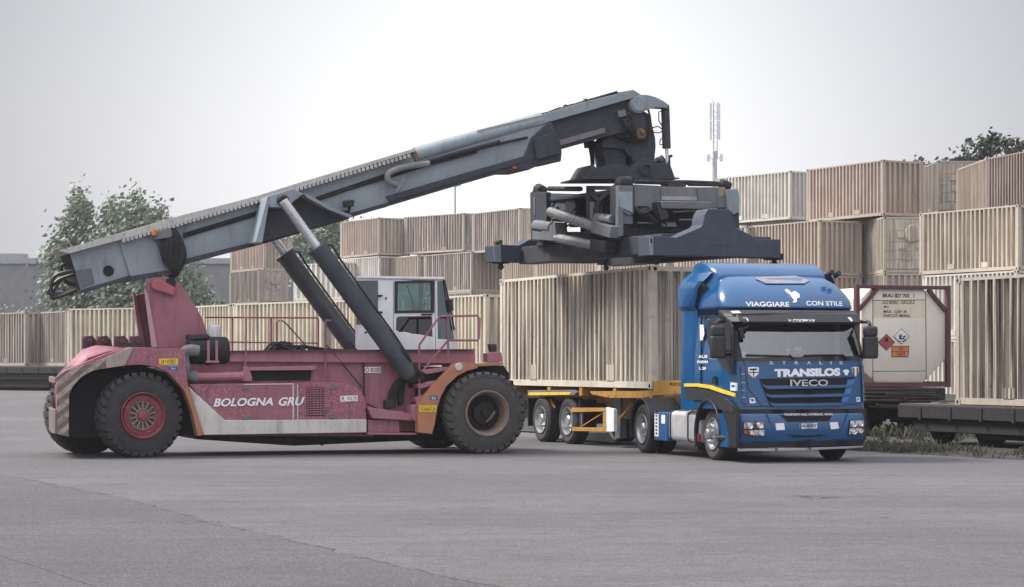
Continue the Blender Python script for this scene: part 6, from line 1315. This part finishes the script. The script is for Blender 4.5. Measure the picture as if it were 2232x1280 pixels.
# ------------------------------------------------------------------ rail wagons and the tank container
M_wagon = paint('black_brown_wagon', (0.018,0.016,0.017), 0.9, (0.06,0.045,0.04), -0.02, 8, (0.03,0.025,0.025), 0.5)
M_wagonlt = paint('rusty_wagon_deck', (0.075,0.058,0.052), 0.8, (0.20,0.17,0.15), 0.0, 7, (0.05,0.04,0.04), 0.6)
def wagon(label, corner, yaw, L, ztop, zground, planks=False, wheels=True, buffers=True):
    """deck corner at the near-left; x right, y back"""
    t = thing('rail_wagon', label, 'rail wagon', (corner[0], corner[1], zground), yaw, 'flat rail wagons'); h = ztop-zground; Wd = 2.6
    mb = MB(); mb.box(0, 0.16, 0, L, h-0.32, h-0.04); mb.box(Wd-0.16, Wd, 0, L, h-0.32, h-0.04); mb.box(0.16, Wd-0.16, 0, 0.2, h-0.36, h-0.04); mb.box(0.16, Wd-0.16, L-0.2, L, h-0.36, h-0.04)
    for i in range(int(L/1.2)): mb.box(-0.03, 0.0, 0.4+i*1.2, 0.5+i*1.2, h-0.36, h-0.06)
    mb.box(0.9, 1.7, 0.2, L-0.2, h-0.5, h-0.12); build('frame', mb, M_wagon, t, 0.01)
    mb = MB(); mb.box(0.12, Wd-0.12, 0.5, L-0.5, h-0.62, h-0.33); mb.box(0.25, 1.3, L*0.34, L*0.66, 0.2, h-0.36); mb.box(0.9, Wd-0.3, L*0.4, L*0.6, 0.42, h-0.36); build('brake_gear', mb, M_wagon, t, 0.02)
    mb = MB(); mb.box(0.02, Wd-0.02, 0.02, L-0.02, h-0.04, h-0.004)
    if planks:
        for i in range(9): x = rr.uniform(-0.05,0.5); y = rr.uniform(-0.3,0.2); mb.obox((Wd/2+rr.uniform(-.3,.3), y-0.05, h-0.12-i*0.05), (rr.uniform(1.4,2.7),0.10,0.03), Matrix.Rotation(rr.uniform(-0.05,0.07),3,'Y'))
    build('deck', mb, M_wagonlt, t)
    for x in ((0.42, Wd-0.42) if buffers else ()): mb = MB(); mb.cyl((x,-0.5,h-0.2), (x,0,h-0.2), 0.09, 10); mb.lathe([(0.0,-0.06),(0.2,-0.04),(0.22,0.0),(0.2,0.03)], (x,-0.5,h-0.2), (0,1,0), 18); build('buffer', mb, M_wagon, t)
    mb = MB(); mb.tube([(Wd/2,-0.35,h-0.32),(Wd/2,0.1,h-0.2)], 0.06, 6); build('coupling', mb, M_wagon, t)
    for yy in ([0.9,2.7,L-2.7,L-0.9] if wheels else []):
        mb = MB()
        for x in (0.52, Wd-0.66): mb.lathe([(0.0,0.0),(0.36,0.0),(0.38,0.03),(0.46,0.03),(0.46,0.12),(0.49,0.13),(0.49,0.15),(0.0,0.15)], (x,yy,0.48), (1,0,0), 28)
        mb.cyl((0.4,yy,0.48), (Wd-0.4,yy,0.48), 0.08, 8); build('wheelset', mb, M_wagon, t)
    for yc_ in ((1.8, L-1.8) if wheels else ()):
        mb = MB()
        for x in (0.28, Wd-0.40): mb.box(x, x+0.12, yc_-1.3, yc_+1.3, 0.42, 0.60); mb.box(x-0.04, x+0.16, yc_-1.05, yc_-0.75, 0.3, 0.72); mb.box(x-0.04, x+0.16, yc_+0.75, yc_+1.05, 0.3, 0.72); mb.box(x, x+0.12, yc_-0.3, yc_+0.3, 0.3, h-0.36)
        build('bogie', mb, M_wagon, t)
    return t
# right wagon with its corrugated container
Yf = 50.0; Xf = (2083-CX)/FPX*Yf; NY = radians(22); Ln = 6.06
near_c = (Xf+Ln*sin(NY), Yf-Ln*cos(NY)); Hn = 2.76; zn = CH+(HY-606)/FPX*Yf-Hn
container('weathered grey-beige ribbed container on the wagon at the right edge of the photo', (near_c[0], near_c[1], zn), NY, 'dirty', L=Ln, H=Hn, pitch=0.30, dent=0.006, group='containers on the right-hand wagons')
wd = Vector((sin(NY), -cos(NY)))
wagon('black rail wagon at the right edge under the grey-beige container', (near_c[0]+wd.x*0.3-0.08*cos(NY), near_c[1]+wd.y*0.3-0.08*sin(NY)), NY, 8.6, zn-0.002, -0.02)
# tank container
QY = radians(20); q = W(1866, 845, 56.5); zq = q.z; Hq = CH+(HY-620)/FPX*56.5-zq; QF = Frame((q.x, q.y), QY)
wagon('dark rusty wagon with loose planks carrying the white tank container', (q.x-0.1, q.y-0.15), QY, 8.5, zq-0.002, 0.0, True, True, False)
tk = thing('tank_container', 'white eight-sided tank container in a dark red frame with hazard diamonds', 'tank container', (q.x, q.y, 0), QY)
QW = QF.on_y(2073, 700, 0)[0]; Lq = 6.06; M_frame = paint('dark_maroon_frame', (0.105,0.035,0.045), 0.6, (0.08,0.04,0.04), -0.02, 8, (0.06,0.03,0.03), 0.5)
mb = MB()
for y in (0, Lq-0.14):
    for x in (0, QW-0.11): mb.box(x, x+0.11, y, y+0.14, zq, zq+Hq)
    mb.box(0.11, QW-0.11, y+0.01, y+0.13, zq+Hq-0.10, zq+Hq-0.01); mb.box(0.11, QW-0.11, y+0.01, y+0.13, zq+0.01, zq+0.12)
    for s_ in (0, 1):
        x0, x1 = (0.12, 0.62) if s_ == 0 else (QW-0.12, QW-0.62)
        mb.bar((x0,y+0.07,zq+Hq-0.62), (x1,y+0.07,zq+Hq-0.10), 0.10, 0.08, (0,1,0))
for x in (0.01, QW-0.11): mb.box(x, x+0.1, 0.14, Lq-0.14, zq+0.02, zq+0.14)
build('frame', mb, M_frame, tk, 0.008)
oc = [(1895,650),(1906,626),(2007,626),(2063,676),(2063,781),(2010,834),(1908,834),(1884,815),(1884,660)]
O = [QF.on_y(px,py,0.12) for px,py in ((1902,626),(2008,626),(2063,676),(2063,782),(2012,834),(1908,834),(1878,806),(1878,650))]
cxo = sum(p[0] for p in O)/8; czo = sum(p[1] for p in O)/8
M_tankw = paint('tank_cladding_white', (0.72,0.665,0.57), 0.5, None, 0, 5, (0.40,0.33,0.25), 0.35, (1.2,1.2,0.4), var=0.05)
mb = MB(); mb.loft([[(x+(cxo-x)*e, y, z+(czo-z)*e) for x, z in O] for y, e in ((0.10,0.05),(0.13,0.0),(Lq-0.13,0.0),(Lq-0.1,0.05))]); vb = build('vessel', mb, M_tankw, tk, 0.01)
mb = MB()
def qp(pts, y0, y1): mb.prism_y([QF.on_y(px,py,y0) for px,py in pts], y0, y1)
qp([(1902,626),(1903.5,626),(1903.5,834),(1902,834)], 0.094, 0.11); qp([(2017,634),(2018.5,634),(2020,828),(2018.5,828)], 0.094, 0.11); qp([(1904,654),(2018,653),(2018,654.5),(1904,655.5)], 0.094, 0.11); qp([(1904,809),(2019,808),(2019,809.3),(1904,810.3)], 0.094, 0.11)
build('cladding_seam', mb, M_rust, vb)
mb = MB(); qp([(1904,655),(2018,654),(2018,692),(1904,692)], 0.097, 0.11); build('stained_band', mb, paint('stained_cladding', (0.68,0.59,0.46), 0.6, None, 0, 5, (0.42,0.33,0.22), 0.5), vb)
def qtext(bodyt, x0, y0, x1, y1, mat=M_ink, y=0.090, bold=0.01, parent=vb):
    a = QF.on_y(x0,y0,y); b = QF.on_y(x1,y1,y); m_ = MB(); add_text(m_, bodyt, lambda u, v: (a[0]+(b[0]-a[0])*u, y, b[1]+(a[1]-b[1])*v), bold); return build('lettering', m_, mat, parent, smooth=0)
qtext('BRAU 827 703   1', 1924,640,1993,649, bold=0.02); qtext('LLO BORC', 1924,655.5,1958,663); qtext('GB22KZ', 1963,655,1995,662.5, bold=0); qtext('MAX', 1927,666.5,1938,671); qtext('MAX.  CAP. IB', 1926,676,1976,682.5); qtext('KAPCZ71 M20NL', 1926,685,1984,691.5)
def diamond(px, py, r, mat, edge):
    m_ = MB(); m_.prism_y([QF.on_y(px+dx,py+dy,0.085) for dx, dy in ((0,-r),(r*1.03,0),(0,r),(-r*1.03,0))], 0.085, 0.11); o_ = build('hazard_diamond', m_, mat, vb)
    m_ = MB(); P_ = [(0,-r),(r*1.03,0),(0,r),(-r*1.03,0)]; m_.prism_y([QF.on_y(px+dx,py+dy,0.082) for dx, dy in P_], 0.082, 0.085, [[QF.on_y(px+dx*0.92,py+dy*0.92,0.082) for dx, dy in P_]]); build('diamond_border', m_, edge, o_); return o_
M_dred = plain('hazard_red', (0.36,0.06,0.06), 0.5); o = diamond(1932.5,746,18,M_dred,M_ink)
mb = MB(); mb.prism_y([QF.on_y(px,py,0.081) for px,py in ((1928,743),(1930,737),(1934,735),(1936,739),(1937,743),(1933,746))], 0.081, 0.085); build('flame_symbol', mb, M_ink, o)
o = diamond(1965,733,17,M_letter,M_ink); mb = MB()
for P_ in (((1957,743),(1976,742),(1976,743.6),(1957,744.6)), ((1959,740),(1962,729),(1964,729),(1965,738),(1970,736),(1974,740)), ((1957,730),(1962,733),(1961,735)), ((1964,725),(1967,733),(1970,731),(1966,735)), ((1968,734),(1974,731),(1975,734),(1970,736))): mb.prism_y([QF.on_y(px,py,0.081) for px,py in P_], 0.081, 0.085)
build('tree_symbol', mb, M_ink, o)
mb = MB(); qp([(1944,754),(1982,754),(1980,778),(1944,778)], 0.085, 0.11); op = build('orange_plate', mb, plain('hazard_orange', (0.62,0.19,0.06), 0.5), vb)
mb = MB(); O1 = [(1944,754),(1982,754),(1980,778),(1944,778)]; O2 = [(1945.2,755.2),(1980.6,755.2),(1978.8,776.8),(1945.2,776.8)]; mb.prism_y([QF.on_y(*p_,0.082) for p_ in O1], 0.082, 0.085, [[QF.on_y(*p_,0.082) for p_ in O2]]); qp([(1945,766),(1980,765.3),(1980,766.4),(1945,767)], 0.082, 0.085); build('plate_border', mb, M_ink, op)
qtext('33', 1959,757,1968,763.5, y=0.081, parent=op); qtext('1203', 1953,768,1973,775, y=0.081, parent=op)
# left row wagon
A0 = W(143, 677, yrow(677)); zl = A0.z-2.59
lw = W(100, 795, yrow(678)); wy = radians(33)
Lw_ = 24.0; c0 = W(392, 800, 99.0)
wagon('black rail wagon under the dirty grey containers at the far left', (c0.x, c0.y-0.3), radians(48), 28.0, zl-0.01, gz(100)-0.05, wheels=False)
for (cx_, cy_, cz_), yw in ROW[3:]: wagon('short black rail wagon carrying a cream front-row container, screened by the lifting machine', (cx_, cy_), yw, 6.1, cz_-0.003, gz(cy_+2)-0.05, False, True, False)
mb = MB(); a = W(-90,798,112.0); b_ = W(104,798,106.0); d = (b_-a); mb.loft([[(a.x,a.y,zl-0.05),(b_.x,b_.y,zl-0.05),(b_.x,b_.y+1.5,zl-0.05),(a.x,a.y+1.5,zl-0.05)],[(a.x,a.y,gz(108)-0.1),(b_.x,b_.y,gz(104)-0.1),(b_.x,b_.y+1.5,gz(104)-0.1),(a.x,a.y+1.5,gz(108)-0.1)]])
wl = build('under_row_slab', mb, M_wagon, None, 0.02); tag(wl, 'long black slab under the grey containers at the left edge', 'low wall')  # plain dark slab closing the gap below the left containers

# ------------------------------------------------------------------ weeds by the track
mb = MB(); R_ = random.Random(31)
def tuft(x, y, h, n_):
    for _ in range(n_):
        a = R_.uniform(0, 2*pi); l = h*R_.uniform(0.5,1.2); dx, dy = cos(a)*l*0.5, sin(a)*l*0.5; w = 0.008+0.007*R_.random(); px_, py_ = x+R_.gauss(0,0.06), y+R_.gauss(0,0.06)
        mb.add([(px_-w*sin(a), py_+w*cos(a), 0), (px_+w*sin(a), py_-w*cos(a), 0), (px_+dx*0.5, py_+dy*0.5, l*0.75), (px_+dx, py_+dy, l*0.9)], [(0,1,2),(1,3,2)])
for i in range(760):
    t = R_.random(); ex, ey = 9.4+(5.6-9.4)*t, 43.1+(50.2-43.1)*t; o_ = abs(R_.gauss(0,1.1))+0.05
    dens_ = 1 if t > 0.42 else 0.12
    if R_.random() < dens_: tuft(ex+o_*0.87, ey+o_*0.5, R_.uniform(0.05,0.20), 9)
for i in range(60): tuft(R_.uniform(8.5,11.5), R_.uniform(53,58), R_.uniform(0.15,0.4), 10)
wdv = build('weeds', mb, M_weed, None, smooth=0); struct(wdv, 'stuff')

# ------------------------------------------------------------------ haze
HAZE = 0.00028
if HAZE:
    mb = MB(); mb.box(-130, 130, -25, 290, -1.5, 34); m = bpy.data.materials.new('haze_air'); m.use_nodes = True; t = m.node_tree; t.nodes.clear()
    o_ = t.nodes.new('ShaderNodeOutputMaterial'); v_ = t.nodes.new('ShaderNodeVolumePrincipled'); v_.inputs['Color'].default_value = (0.93,0.95,1,1); v_.inputs['Density'].default_value = HAZE; v_.inputs['Anisotropy'].default_value = 0.3
    t.links.new(v_.outputs[0], o_.inputs['Volume']); hz = build('haze', mb, m, None, smooth=0); struct(hz, 'stuff')
